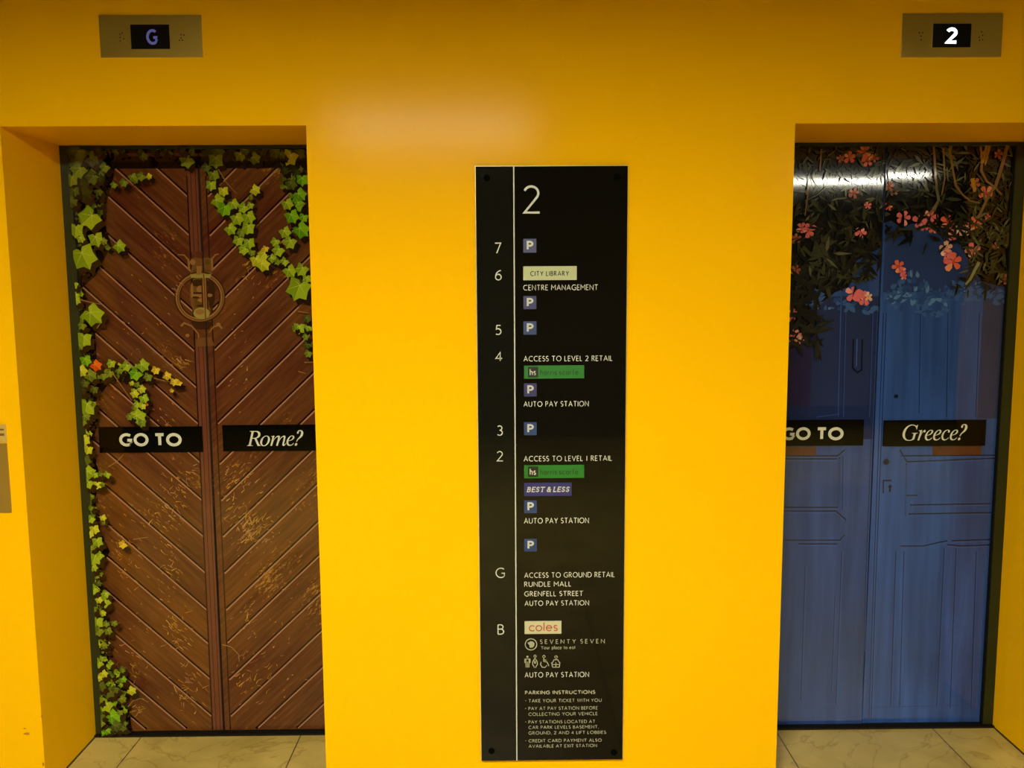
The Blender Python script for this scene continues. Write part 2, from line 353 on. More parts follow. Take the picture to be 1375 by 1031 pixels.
SERIF = {"R":[[-34,0,-30,13,-27,13,-8,15,8,19,19,27,28,37,36,53,42,73,126,385,129,398,131,410,132,420,129,434,120,443,110,447,97,450,81,451,85,465,281,465,308,464,332,460,353,455,372,448,388,438,403,424,414,406,421,387,423,364,418,328,402,298,375,272,338,251,289,235,351,85,359,68,366,53,374,41,381,31,392,21,404,15,419,13,422,13,418,0,314,0,221,228,206,228,195,228,185,229,176,229,163,230,152,231,114,89,110,70,107,56,106,46,109,30,118,20,127,16,139,14,154,13,162,13,158,0],[202,250,229,251,253,255,274,261,293,269,309,280,323,293,333,308,341,325,345,343,347,363,343,392,331,414,312,430,286,439,251,443,236,442,224,440,215,435,209,427,205,420,201,410,197,398,158,253,179,251,190,250]],"o":[[105,-8,82,-6,61,-1,42,9,26,22,13,38,3,57,-2,78,-4,102,-3,121,0,140,6,159,14,178,23,197,35,215,47,231,61,247,77,262,93,276,110,287,128,298,146,306,165,312,183,315,201,316,226,314,248,309,267,300,283,286,297,270,306,251,312,230,314,206,313,189,310,172,306,155,299,138,291,121,282,105,272,89,260,73,247,59,233,46,219,34,203,23,184,12,165,3,145,-3,125,-7],[113,11,131,14,149,21,166,32,178,43,190,55,201,70,211,85,221,102,229,119,236,137,243,155,248,174,252,192,254,209,255,226,252,252,245,273,234,287,218,296,197,299,181,297,165,291,148,281,132,268,120,254,108,239,97,222,87,204,78,183,70,162,64,142,59,122,57,102,56,83,57,62,62,44,71,30,82,20,96,13]],"m":[[410,-7,391,-3,380,10,376,31,377,45,380,61,384,78,424,218,428,233,430,245,430,255,426,270,411,275,399,273,386,267,371,258,360,248,348,237,337,224,325,210,313,193,302,176,290,157,279,137,272,121,264,105,257,89,251,72,244,55,239,37,233,19,228,0,175,0,235,203,241,224,244,242,245,257,241,270,227,275,219,273,208,269,196,263,183,254,170,243,155,230,145,218,134,206,123,193,113,179,104,163,95,146,86,129,80,115,74,100,69,85,63,70,40,0,-13,0,50,212,53,223,56,234,58,243,60,255,61,263,59,275,51,281,42,284,31,286,17,287,19,300,43,301,63,304,80,306,94,310,105,313,113,315,120,316,123,316,128,314,130,308,130,305,129,303,129,299,128,296,91,177,130,227,167,266,201,294,233,310,263,316,286,311,299,298,304,277,303,265,301,250,297,232,292,210,285,184,320,231,354,268,387,295,419,310,449,316,471,311,484,298,489,275,488,265,486,253,484,244,482,233,479,222,436,65,434,57,433,53,433,50,436,39,445,35,457,38,469,48,475,55,483,64,491,75,499,87,508,76,489,46,469,23,449,6,430,-4]],"e":[[89,-7,68,-5,50,0,34,9,21,21,10,36,2,54,-2,75,-4,99,-3,115,-1,131,3,148,9,165,16,182,25,199,35,215,46,231,58,246,72,259,86,272,101,283,120,295,138,304,157,311,176,315,195,316,214,315,229,310,242,303,251,293,256,281,258,266,256,249,250,233,240,218,226,203,208,189,186,177,161,165,131,156,98,148,61,142,59,130,57,118,57,107,56,98,59,72,66,52,79,37,96,28,119,26,138,28,158,34,179,46,199,61,221,81,231,71,215,52,198,36,182,23,165,12,147,4,128,-2,109,-6],[64,158,90,162,113,169,134,177,152,187,168,199,184,215,195,233,202,251,204,271,201,286,193,295,180,298,166,296,151,290,137,280,126,270,115,258,105,245,95,230,86,214,78,196,70,177]],"G":[[245,-10,219,-9,195,-6,172,-2,150,5,130,13,111,24,94,35,79,49,65,64,54,80,44,98,37,117,31,137,28,158,27,181,28,200,30,220,34,240,40,259,47,278,56,297,65,316,77,333,89,350,102,367,116,383,132,397,147,411,164,423,181,435,208,449,237,460,266,468,296,473,327,475,350,474,373,471,394,466,414,459,426,454,437,450,447,446,458,443,465,442,477,444,487,448,495,457,503,469,514,469,484,327,472,327,468,350,462,371,453,389,442,406,428,420,413,432,395,441,376,447,354,451,331,453,307,451,283,446,260,438,239,427,218,413,199,396,181,377,165,355,150,332,137,306,126,279,117,252,111,225,107,199,106,173,108,144,112,117,120,93,131,72,146,53,163,38,182,26,204,18,228,12,255,11,272,12,288,15,304,19,319,26,336,37,347,49,354,64,378,158,381,173,382,180,383,185,380,199,369,208,358,210,342,213,322,214,325,227,518,227,514,214,499,214,487,211,476,208,465,200,457,188,454,180,450,171,447,159,443,146,416,35,384,19,351,6,316,-3,281,-8]],"r":[[-13,0,46,209,51,231,55,247,56,259,53,272,47,279,39,281,28,283,13,284,15,297,31,299,46,302,59,304,71,306,81,308,90,310,109,315,118,316,124,314,124,308,89,179,119,229,146,267,170,294,190,311,208,316,220,314,229,307,235,297,237,283,236,271,232,261,226,253,214,243,200,240,189,242,180,248,173,257,170,268,137,229,108,183,83,130,60,69,41,0]],"c":[[99,-8,77,-6,58,0,40,9,26,23,14,40,6,60,1,83,-1,109,0,125,3,142,7,158,12,175,19,191,27,207,37,222,48,237,60,251,73,264,87,275,102,286,121,297,140,305,159,311,179,315,199,316,219,315,235,310,249,302,259,292,265,280,267,267,264,251,258,239,247,231,233,228,217,231,207,240,204,255,205,262,207,268,210,274,214,279,216,281,218,284,220,287,220,289,215,297,197,299,180,297,162,292,146,283,130,271,117,259,106,245,96,230,87,214,79,196,72,178,66,159,62,142,60,124,59,107,60,89,63,73,69,58,76,46,89,33,104,25,122,23,143,25,164,32,185,44,206,61,228,82,238,71,211,42,183,20,155,5,128,-5]],"?":[[94,135,94,153,95,169,96,184,99,197,103,209,109,221,117,232,126,244,137,255,150,267,167,281,180,294,191,304,200,314,207,324,212,333,215,343,217,355,218,367,215,387,208,404,197,417,185,425,171,430,155,433,136,435,115,434,96,431,78,426,61,420,45,414,29,406,8,453,22,460,36,466,52,472,67,477,84,481,102,484,121,486,140,486,165,485,187,481,207,475,224,466,239,455,252,441,261,426,268,409,273,390,274,369,273,350,270,332,264,317,257,304,248,291,237,278,224,266,210,254,195,240,181,228,169,217,161,208,154,198,149,189,145,180,143,170,141,159,141,146,141,135],[120,-9,109,-8,99,-5,90,1,84,10,80,22,79,36,80,51,84,63,90,71,99,77,109,80,120,81,131,80,141,77,149,71,156,63,160,51,161,36,160,22,156,10,149,1,141,-5,131,-8]]}
QMARK = [[(-6,52)]+[(32+38*math.cos(a), 36+42*math.sin(a)) for a in [3.0+6.28*i/16 for i in range(1, 16)]],
 [(14,118),(44,118),(50,160),(90,210),(150,258),(182,310),(186,380),(160,440),(110,476),(52,484),(2,466),(-26,424),(-24,386),(2,366),(30,378),(36,404),(22,432),(50,456),(84,448),(108,412),(112,350),(98,290),(50,226),(20,172)]]
def serif_text(sh, txt, x0, x1, zb, cap, m):
    """italic display lettering from outlines, ink spanning x0..x1"""
    X = 0; gl = []; Q0 = None
    for ch in txt:
        rs = [[(r[i], r[i+1]) for i in range(0, len(r), 2)] for r in SERIF[ch]]
        if ch == '?': rs = [[(a+b*.27, b) for a, b in r] for r in QMARK]; Q0 = rs[0][0]
        lo = min(a for r in rs for a, b in r); hi = max(a for r in rs for a, b in r)
        gl.append((X-lo, rs)); X += hi-lo+(-18 if ch in 'rR' else 6 if ch != 'G' else 4)
    end = max(xo+a for xo, rs in gl for r in rs for a, b in r)
    kx = (x1-x0)/end; kz = cap/460
    for xo, rs in gl:
        q = [[(x0+(xo+a)*kx, zb+b*kz) for a, b in r] for r in rs]
        if rs[0][0] == Q0:
            for ring_ in q: sh.rings([ring_], m)
        else: sh.rings(q, m)

def photo_box(px0, py0, px1, py1, Y):
    """metric rectangle on plane Y measured from the photograph: x0, x1, z0, z1"""
    a = at(px0, (py0+py1)/2, Y); b = at(px1, (py0+py1)/2, Y); c = at((px0+px1)/2, py0, Y); d = at((px0+px1)/2, py1, Y)
    return a.x, b.x, d.z, c.z
def rect(sh, bx, m):
    x0, x1, z0, z1 = bx; sh.P([(x0, z0), (x1, z0), (x1, z1), (x0, z1)], m)

# ================================================================== THE ROOM
YELLOW = (.86, .455, .001)
paint = paint_mat()
FLOOR_W = .578
FLOOR_OX = -at(193.7, 987, D).x % FLOOR_W
mb = MB()
xs = [ROOM_L, LX0, LX1, RX0, RX1, ROOM_R]; zs = [0, H, CEIL]
for i in range(5):
    for j in range(2):
        if j == 0 and i in (1, 3): continue
        mb.poly([(xs[i],0,zs[j]),(xs[i+1],0,zs[j]),(xs[i+1],0,zs[j+1]),(xs[i],0,zs[j+1])], paint)
scuff = mat('scuffed_paint', S(176,108,6), .6)
for px, py, wpx, hpx in ((36,985,9,4),(58,1026,3,6),(33,978,4,2),(56,962,2,4)):
    c = at(px, py, -.0004); k = .0023
    mb.poly([(c.x+wpx*k*.5*math.cos(a)*(1+.3*math.sin(3*a+px)), -.0004, c.z+hpx*k*.5*math.sin(a)) for a in [i*.785 for i in range(8)]], scuff)
struct(mb.build('wall_front'))
BK = D+.06
for n, (x0, x1) in enumerate(((LX0, LX1), (RX0, RX1))):      # the painted reveals of the two recesses
    mb = MB()
    mb.poly([(x0,0,0),(x0,0,H),(x0,BK,H),(x0,BK,0)], paint)
    mb.poly([(x1,0,0),(x1,BK,0),(x1,BK,H),(x1,0,H)], paint)
    mb.poly([(x0,0,H),(x1,0,H),(x1,BK,H),(x0,BK,H)], paint)
    for a, b in ((x0, x0+.005), (x1-.005, x1)):          # dark joint where the reveal meets the floor
        mb.box((a, 0, 0), (b, D-.026, .003), mat('floor_joint', S(40,34,18), .7))
    struct(mb.build('trim_%d' % (n+5)))
mb = MB(); mb.poly([(ROOM_L,ROOM_B,0),(ROOM_R,ROOM_B,0),(ROOM_R,.45,0),(ROOM_L,.45,0)], floor_mat()); struct(mb.build('floor'))
mb = MB(); mb.poly([(ROOM_L,ROOM_B,CEIL),(ROOM_L,.0,CEIL),(ROOM_R,.0,CEIL),(ROOM_R,ROOM_B,CEIL)], mat('ceiling_paint', S(70,64,52), .9, noise=.05)); struct(mb.build('ceiling'))
dim = mat('taupe_wall_paint', S(62,56,44), .8, noise=.06)
for nm, a, b in (('wall_left', (ROOM_L,ROOM_B), (ROOM_L,0)), ('wall_right', (ROOM_R,0), (ROOM_R,ROOM_B)), ('wall_rear', (ROOM_R,ROOM_B), (ROOM_L,ROOM_B))):
    mb = MB(); mb.poly([(*a,0),(*b,0),(*b,CEIL),(*a,CEIL)], dim); struct(mb.build(nm))

def ceiling_light(x, y, lx, ly, label, power):
    t = thing('ceiling_light', (x, y, CEIL), label, 'ceiling light', 'ceiling lights of the lift lobby')
    f = MB(); fm = mat('white_metal', (.7,.7,.66), .4); e = .02
    for a, b in (((x-lx/2-e,y-ly/2-e),(x+lx/2+e,y-ly/2)), ((x-lx/2-e,y+ly/2),(x+lx/2+e,y+ly/2+e)), ((x-lx/2-e,y-ly/2),(x-lx/2,y+ly/2)), ((x+lx/2,y-ly/2),(x+lx/2+e,y+ly/2))):
        f.box((*a, CEIL-.030), (*b, CEIL-.001), fm)
    f.build('frame', t)
    d = MB(); em = bpy.data.materials.new('lamp_diffuser'); em.use_nodes = True
    bs = em.node_tree.nodes['Principled BSDF']; bs.inputs['Base Color'].default_value = (.8,.8,.75,1)
    bs.inputs['Emission Color'].default_value = (*LAMP, 1); bs.inputs['Emission Strength'].default_value = power
    d.box((x-lx/2, y-ly/2, CEIL-.013), (x+lx/2, y+ly/2, CEIL-.006), em); d.build('diffuser', t)
ceiling_light(-.45, -2.85, 1.2, .30, 'long ceiling light straight in front of the brown lift door', POWER)
ceiling_light(3.2, -4.75, 1.6, .30, 'ceiling light over the far right of the lobby, mirrored in the blue lift door', POWER*.45)

# ================================================================== LIFT DOORS
LEAF_Y = D+.004             # front face of the door leaves
frame_m = mat('dark_door_frame', S(38,42,18), .3, metal=0, spec=.3, noise=.35, nscale=6)
edge_m = mat('door_edge_black', S(5,4,3), .7, spec=.2)
sill_m = mat('sill_metal', S(34,28,16), .4, metal=.6)

def door_frame(n, x0, x1, wl, wr):
    mb = MB(); y0, y1 = D-.012, D+.05
    mb.box((x0, y0, 0), (x0+wl, y1, H), frame_m); mb.box((x1-wr, y0, 0), (x1, y1, H), frame_m)
    mb.box((x0+wl, y0, H-.012), (x1-wr, y1, H), frame_m)
    for a, b in ((x0+wl-.001, x0+wl+.004), (x1-wr-.004, x1-wr+.001)): mb.box((a, y0+.004, 0), (b, y1, H), edge_m)
    struct(mb.build('trim_%d' % n))
    mb = MB(); mb.box((x0, D-.026, 0), (x1, D+.03, .006), sill_m)
    for k in range(3): mb.box((x0, D-.024+.009*k, .006), (x1, D-.020+.009*k, .0075), edge_m)
    struct(mb.build('trim_%d' % (n+2)))
door_frame(1, LX0, LX1, .034, .012)
door_frame(2, RX0, RX1, .012, .036)

IVY = [(0,1.02),(22,.74),(50,.98),(84,.66),(122,.88),(160,.52)]
def ivy_leaf(sh, x, z, s, ang, tones, shade=None, veins=True):
    """one printed ivy leaf of width s, tip towards ang (degrees, 0 = right)"""
    def pt(a, r): t = math.radians(ang+a); return (x+r*s*.5*math.cos(t), z+r*s*.5*math.sin(t))
    up_ = [pt(a, r) for a, r in IVY]; dn = [pt(-a, r) for a, r in IVY]; base = pt(180, .25)
    if shade:
        o = .012+.05*s
        sh.P([(p[0]+o*.8, p[1]-o) for p in dn[::-1]+up_[1:]+[base]], shade)
    sh.P(up_+[base], tones[0]); sh.P([dn[0], base]+dn[:0:-1], tones[1])
    if veins and s > .028:
        for a, r in ((0,.86),(58,.74),(-58,.74),(128,.5),(-128,.5)):
            sh.ribbon([pt(180,.15), pt(a, r)], .0016, tones[2], .0006)

G_ = {}
def green(k, key, rgbs):
    G_[key] = [pm('ivy_%s_%d' % (key, i), c, k) for i, c in enumerate(rgbs)]
def lit_door_prints(k):
    green(k, 'dd', [(48,52,16),(36,40,12),(64,68,24)])
    green(k, 'd', [(84,94,26),(62,72,18),(112,118,46)])
    green(k, 'm', [(118,130,28),(92,108,20),(150,158,62)])
    green(k, 'b', [(154,174,28),(122,146,18),(188,202,82)])
    green(k, 'v', [(122,172,16),(88,138,10),(160,200,64)])
    green(k, 'y', [(192,192,34),(164,166,22),(218,214,90)])
    green(k, 'l', [(222,190,36),(190,154,26),(232,210,90)])
    green(k, 'o', [(226,98,20),(196,72,12),(236,132,54)])
KP = .74
lit_door_prints(KP)
groove = pm('printed_groove', (40,12,6), KP); ridge = pm('printed_ridge', (172,122,88), KP)
batten_m = pm('printed_batten_wood', (108,60,38), KP, noise=.2, nscale=14); batten_d = pm('printed_batten_edge', (52,24,12), KP)
dark_p = pm('printed_dark', (34,18,8), KP); shade_p = pm('printed_leaf_backing', (40,24,8), KP)
fleck = pm('printed_fleck', (206,160,70), KP); gold = pm('printed_gold_wear', (178,124,30), KP)
twig = pm('printed_twig', (150,112,56), KP)
iron = [pm('printed_iron_%d' % i, c, KP) for i, c in enumerate([(112,74,34),(146,104,52),(62,36,16),(150,138,62),(96,66,28)])]
sticker_m = mat('black_sticker', S(6,5,2), PR, spec=.2); cream = mat('cream_lettering', S(192,192,170), PR, spec=PS)

def lz(pts, Y=LEAF_Y): return [(lambda p: (p.x, p.z))(at(a, b, Y)) for a, b in pts]
def leaf_list(sh, org, sc, lst, rnd, px_m):
    for (cx, cy, s, t) in lst:
        p = at(org[0]+cx/sc, org[1]+cy/sc, LEAF_Y)
        ivy_leaf(sh, p.x, p.z, s/sc*px_m*1.16, rnd.uniform(-150, -30), G_[t], shade_p if t in 'bvym' else dark_p)
PXM = (D-CAM.y)/F           # metres to a photograph pixel on the door plane

# ---- brown lift door
XJ = at(286, 641, LEAF_Y).x; XL = LX0+.030; XR = LX1-.004
t = thing('lift_entrance', (XJ, LEAF_Y, 0), 'lift door wrapped in a print of brown chevron planks with ivy, reading GO TO Rome?', 'lift door', kind='thing')
wl_, wr_ = wood_mat('printed_planks_falling', math.radians(-43), KP*1.02), wood_mat('printed_planks_rising', math.radians(43), KP*1.02)
gap = .0024
mb = MB(); mb.box((XL, LEAF_Y, .008), (XJ-gap, LEAF_Y+.04, H+.01), wl_); lfL = mb.build('door_leaf', t); lfL['label'] = 'left leaf with ivy down its outer edge and a GO TO sticker'
mb = MB(); mb.box((XJ+gap, LEAF_Y, .008), (XR, LEAF_Y+.04, H+.01), wr_); lfR = mb.build('door_leaf', t); lfR['label'] = 'right leaf with a loop of ivy and a Rome? sticker'
mb = MB(); mb.box((XJ-gap, LEAF_Y+.004, .008), (XJ+gap, LEAF_Y+.036, H), edge_m); mb.build('joint_seal', t)

bat = lz([(255,205),(263,471),(270,620),(276,820),(285,982)])       # left edge of the batten
BX0 = sum(p[0] for p in bat)/len(bat); BX1 = XJ-gap
hitsL = [210,263,315,363,417,471,519.5,568,620,670.5,719.5,768,818,863.5,911,961,1009,1057,1104]
hitsR = [214,263.3,316,363,415,469.6,519.5,568.4,622.8,671.7,720.5,769.4,818.7,862.5,912.4,961.3,1009,1057,1105]
sh = Sheet(LEAF_Y); sh.clip = (XL, BX0, .012, H-.045)
for h in hitsL:
    z = at(270, h, LEAF_Y).z; x = BX0
    e = (XL, z+(x-XL)*.94); n = 90
    for wd, off, m in ((.0080, 0, groove), (.0046, .0062, ridge)):
        sh.ribbon([(x+(e[0]-x)*i/n, z+(e[1]-z)*i/n-off*-1*(-1)) for i in range(n+1)], wd, m)
sh.clip = None
for wd, x in ((.006, BX0-.002),): sh.ribbon([(x, .01), (x, H-.1)], wd, batten_d)
sh.mb.build('printed_plank_grooves', lfL)
sh = Sheet(LEAF_Y); sh.clip = (XJ+.026, XR, .012, H-.045)
for h in hitsR:
    z = at(286, h, LEAF_Y).z; x = XJ+.022
    e = (XR, z+(XR-x)*.94); n = 90
    for wd, off, m in ((.0080, 0, groove), (.0046, .0062, ridge)):
        sh.ribbon([(x+(e[0]-x)*i/n, z+(e[1]-z)*i/n-off) for i in range(n+1)], wd, m)
sh.clip = None
sh.ribbon([(XJ+.022, .01), (XJ+.022, H-.1)], .004, batten_d)
sh.mb.build('printed_plank_grooves', lfR)
# batten with its two mouldings, broken by the knocker; dark lintel and brown rail at the top
sh = Sheet(LEAF_Y-.0008)
zk1, zk0 = at(270,338,LEAF_Y).z, at(270,455,LEAF_Y).z
for z0, z1 in ((.01, zk0), (zk1, H-.06)):
    rect(sh, (BX0, BX1, z0, z1), batten_m)
    rect(sh, (BX1-.003, BX1, z0, z1), edge_m); rect(sh, (BX1-.012, BX1-.0105, z0, z1), batten_d); rect(sh, (BX0+.010, BX0+.0115, z0, z1), batten_d)
sh.mb.build('printed_batten', lfL)
for lf, xa, xb in ((lfL, XL, BX1), (lfR, XJ+gap, XR)):
    sh = Sheet(LEAF_Y-.0012)
    rect(sh, (xa, xb, H-.075, H-.02), dark_p); rect(sh, (xa, xb, H-.034, H-.024), batten_m); rect(sh, (xa, xb, H-.02, H), dark_p)
    sh.mb.build('printed_lintel', lf)
# worn flecks
def flecks(lf, boxes, seed, sgn):
    rnd = random.Random(seed); sh = Sheet(LEAF_Y-.0016)
    for (x0, y0, x1, y1, n, s) in boxes:
        for _ in range(n):
            px = rnd.gauss((x0+x1)/2, (x1-x0)/4); py = rnd.gauss((y0+y1)/2, (y1-y0)/4)
            p = at(px, py, LEAF_Y); a = rnd.choice((sgn*.75, sgn*.75, rnd.uniform(-1.5, 1.5)))+rnd.uniform(-.3, .3); l = rnd.uniform(.4, 1.4)*s*PXM
            q = [(p.x-l/2*math.cos(a), p.z-l/2*math.sin(a)), (p.x+rnd.uniform(-.2,.2)*l, p.z+rnd.uniform(-.12,.12)*l), (p.x+l/2*math.cos(a), p.z+l/2*math.sin(a))]
            if lf is lfL and (q[0][0] < XL+.05 or max(q[0][0], q[2][0]) > BX0-.004): continue
            if lf is lfR and (min(q[0][0], q[2][0]) < XJ+.03 or max(q[0][0], q[2][0]) > XR-.01): continue
            sh.ribbon(q, rnd.uniform(.0012, .0035), rnd.choice((fleck, gold, gold, ridge)), .0006)
    sh.mb.build('printed_wear_pattern', lf)
flecks(lfL, [(228,480,258,495,30,7),(120,700,170,760,26,5),(215,625,262,680,40,8),(195,650,262,730,40,8),(150,690,200,790,26,7),(215,740,245,790,20,7),(220,820,262,870,44,8),(228,890,280,960,50,8),(150,860,200,930,30,6),(170,930,200,970,16,7),(100,380,260,560,40,4),(232,360,245,400,10,6),(205,540,235,600,16,7),(150,600,260,960,60,4)], 3, -1)
flecks(lfR, [(296,610,345,700,46,7),(300,670,370,740,70,9),(320,690,350,730,46,8),(305,870,370,940,40,8),(318,800,345,860,16,7),(300,430,345,560,22,4),(318,335,350,400,18,5),(295,590,420,970,70,4)], 5, 1)

# printed knocker: ring, mask, scrolls; one half on each leaf
def knocker(lf, xa, xb):
    sh = Sheet(LEAF_Y-.0022); sh.clip = (xa, xb, 0, H)
    def q(lst): return [(lambda p: (p.x, p.z))(at(220+a/6.873, 320+b/6.873, LEAF_Y)) for a, b in lst]
    def P(lst, m): sh.P(q(lst), m)
    def R(lst, wd, m, w2=None):
        out = q(lst); d = []                        # dense points so that the leaf's edge can cut the line
        for i in range(len(out)-1):
            for k in range(6): d.append(tuple(out[i][j]+(out[i+1][j]-out[i][j])*k/6 for j in (0, 1)))
        sh.ribbon(d+[out[-1]], wd*PXM, m, w2 and w2*PXM)
    def el(cx, cy, rx, ry, n=28): return [(cx+rx*math.cos(2*math.pi*i/n), cy+ry*math.sin(2*math.pi*i/n)) for i in range(n)]
    P([(250,190),(290,176),(350,186),(410,176),(455,190),(440,250),(452,330),(245,330),(262,250)], iron[0]); P(el(350,300,80,22), iron[4]); P(el(268,220,26,26), iron[1]); P(el(404,220,26,26), iron[4])
    R([(235,290),(230,200),(190,155),(130,150)], 3, iron[1], 1.2); R([(450,290),(445,190),(480,150),(510,145)], 3, iron[1], 1.2)
    P(el(350,520,108,205), iron[0]); P(el(440,500,34,150), iron[2]); P(el(318,412,62,34), iron[2]); P(el(395,415,34,30), iron[2]); P(el(350,600,70,60), iron[4])
    P(el(340,470,36,34), iron[1]); P(el(335,525,80,20), iron[1]); P(el(295,545,32,10), iron[2]); P(el(350,570,36,18), iron[1]); P(el(425,525,26,16), iron[1]); P(el(330,505,90,9), iron[2]); P(el(345,622,44,10), iron[2]); P(el(262,480,12,70), iron[1])
    for (c, w_) in ((iron[2], 8), (iron[1], 4.6), (iron[0], 2)):
        o = 0 if c is not iron[0] else 4
        R([(335+o+208*math.cos(a), 542+o+208*math.sin(a)) for a in [2*math.pi*i/64 for i in range(65)]], w_, c)
    P(el(350,690,76,52), iron[3]); P(el(335,678,40,26), iron[1]); P([(245,330),(440,330),(430,365),(255,365)], iron[3]); P([(305,255),(350,255),(350,335),(305,335)], iron[1])
    P([(250,770),(460,770),(420,840),(300,840)], iron[2]); R([(160,810),(190,780),(260,810),(320,880),(330,960)], 2.6, iron[1], 1.2); R([(540,830),(510,800),(460,815),(420,870)], 2.6, iron[1], 1.2)
    P(el(220,895,20,16,14), iron[1]); P(el(505,795,22,18,14), iron[1]); P([(310,920),(440,910),(470,990),(300,1000)], iron[0])
    sh.mb.build('printed_knocker', lf)
knocker(lfL, XL, BX1); knocker(lfR, XJ+gap, XR)

# ivy
rnd = random.Random(11)
sh = Sheet(LEAF_Y-.0028); sh.clip = (XL+.002, BX1, .01, H-.004)
def fill(sh, x0, y0, x1, y1, n, tones, a, b):
    for _ in range(n):
        y = rnd.uniform(y0, y1); p = at(rnd.uniform(x0, x1)+(y-y0)*.068, y, LEAF_Y)
        ivy_leaf(sh, p.x, p.z, rnd.uniform(a, b)*PXM, rnd.uniform(-160, -20), G_[rnd.choice(tones)], dark_p)
edgepts = [(92,200),(160,200),(150,250),(138,290),(150,330),(128,370),(112,385),(108,410),(128,440),(130,480),(150,510),(128,540),(132,570),(122,600),(136,640),(128,670),(134,710),(148,740),(132,770),(144,800),(140,840),(146,880),(152,905),(172,940),(178,980),(130,980)]
sh.P(lz(edgepts+[(104,640),(96,420)]), dark_p)
C5 = 4.91
fill(sh, 94, 200, 138, 232, 46, 'dd d d m'.split(), 10, 22); fill(sh, 94, 232, 134, 290, 44, 'dd d d m'.split(), 9, 20); fill(sh, 95, 290, 112, 380, 26, 'd m m'.split(), 7, 16)
fill(sh, 140, 200, 250, 206, 14, ['dd','d'], 8, 14); fill(sh, 100, 385, 112, 480, 26, 'd m m b'.split(), 6, 14); fill(sh, 104, 480, 122, 570, 34, 'd m b'.split(), 6, 14)
fill(sh, 114, 570, 124, 780, 60, 'd m b y'.split(), 5, 12); fill(sh, 127, 780, 142, 900, 46, 'd m b y'.split(), 5, 13); fill(sh, 136, 890, 168, 980, 90, 'd m v b'.split(), 6, 15)
fill(sh, 148, 486, 205, 506, 26, 'm b v y'.split(), 5, 11); fill(sh, 178, 506, 192, 565, 18, 'm b y'.split(), 5, 11)
top = [(170,80,140,'d'),(110,120,90,'dd'),(60+100,150,90,'d'),(180,190,110,'m'),(260,120,100,'d'),(300,70,70,'dd'),(350,175,70,'m'),(130,250,95,'m'),(270,240,95,'d'),(200,290,90,'dd'),(320,250,60,'dd'),(210,350,100,'dd'),(130,400,80,'d'),(150,330,70,'d'),
 (160,580,105,'b'),(190,640,60,'b'),(255,500,150,'b'),(205,750,175,'b'),(290,640,105,'b'),(340,660,50,'m'),(440,690,85,'b'),(370,700,40,'m'),(410,290,50,'m'),(475,275,60,'m'),(530,240,62,'m'),(590,235,62,'m'),(635,235,42,'y'),(545,265,40,'m'),(890,130,100,'m'),(600,108,60,'d'),(930,70,70,'d'),(850,60,60,'dd'),(150,940,60,'b'),(160,1010,56,'b')]
leaf_list(sh, (75,190), C5, top, rnd, PXM)
mid = [(90,110,60,'b'),(190,200,150,'b'),(130,275,60,'m'),(140,360,110,'b'),(110,410,56,'m'),(150,500,80,'v'),(120,570,85,'y'),(180,600,85,'m'),(260,590,85,'m'),(215,535,80,'o'),(320,520,62,'b'),(310,585,60,'m'),(370,570,52,'m'),(420,540,72,'b'),(520,535,90,'b'),(480,590,90,'v'),(560,610,62,'m'),(610,565,60,'l'),(680,605,60,'l'),(730,640,60,'l'),(715,700,30,'l'),(765,650,40,'l'),(485,660,42,'m'),(515,690,60,'y'),(470,720,60,'y'),(530,750,70,'b'),(490,790,50,'b'),(525,800,50,'y'),(490,870,110,'b'),(440,870,50,'m'),(520,910,60,'m'),(150,650,64,'d'),(210,690,60,'d'),(130,700,60,'dd'),(160,800,130,'b'),(150,870,64,'m'),(205,790,40,'m'),(140,905,50,'m'),(140,1000,50,'y'),(553,793,20,'o')]
leaf_list(sh, (90,380), C5, mid, rnd, PXM)
low = [(150,40,70,'y'),(170,100,70,'y'),(150,170,80,'d'),(170,250,95,'b'),(215,265,50,'b'),(295,265,55,'b'),(250,260,40,'m'),(230,330,62,'y'),(170,320,80,'b'),(260,330,40,'m'),(190,555,60,'b'),(265,545,50,'y'),(270,580,30,'m'),(210,620,72,'y'),(180,650,60,'y'),(230,700,80,'b'),(400,720,62,'l'),(215,800,110,'b'),(250,790,60,'b'),(190,740,50,'m'),(205,870,60,'b'),(190,480,40,'m')]
leaf_list(sh, (90,580), C5, low, rnd, PXM)
bot = [(210,30,75,'b'),(285,60,62,'b'),(280,110,90,'b'),(240,100,52,'y'),(205,160,50,'m'),(230,240,95,'b'),(290,255,50,'m'),(340,250,50,'m'),(240,300,80,'m'),(300,300,60,'m'),(240,510,75,'b'),(320,510,42,'b'),(270,580,62,'y'),(240,610,50,'y'),(300,690,110,'d'),(250,660,80,'d'),(350,680,62,'d'),(450,690,70,'y'),(290,780,110,'b'),(390,745,62,'m'),(240,750,60,'m'),(330,860,115,'v'),(260,850,60,'d'),(350,920,85,'d'),(290,950,64,'v'),(260,900,60,'m'),(400,930,60,'d'),(260,970,40,'v'),(380,830,50,'m')]
leaf_list(sh, (90,780), C5, bot, rnd, PXM)
for pl in ([(115,402),(134,407),(142,408)], [(137,440),(142,433)], [(158,500),(170,517),(183,536)], [(212,506),(236,512)], [(152,624),(163,617),(172,608)], [(178,942),(185,934),(195,931),(205,936)], [(188,955),(194,946),(202,944)], [(185,720),(205,717)]):
    sh.ribbon(lz(pl), .0035, twig, .0018)
sh.mb.build('printed_ivy', lfL)
sh = Sheet(LEAF_Y-.0028); sh.clip = (XJ+gap, XR, .01, H-.004)
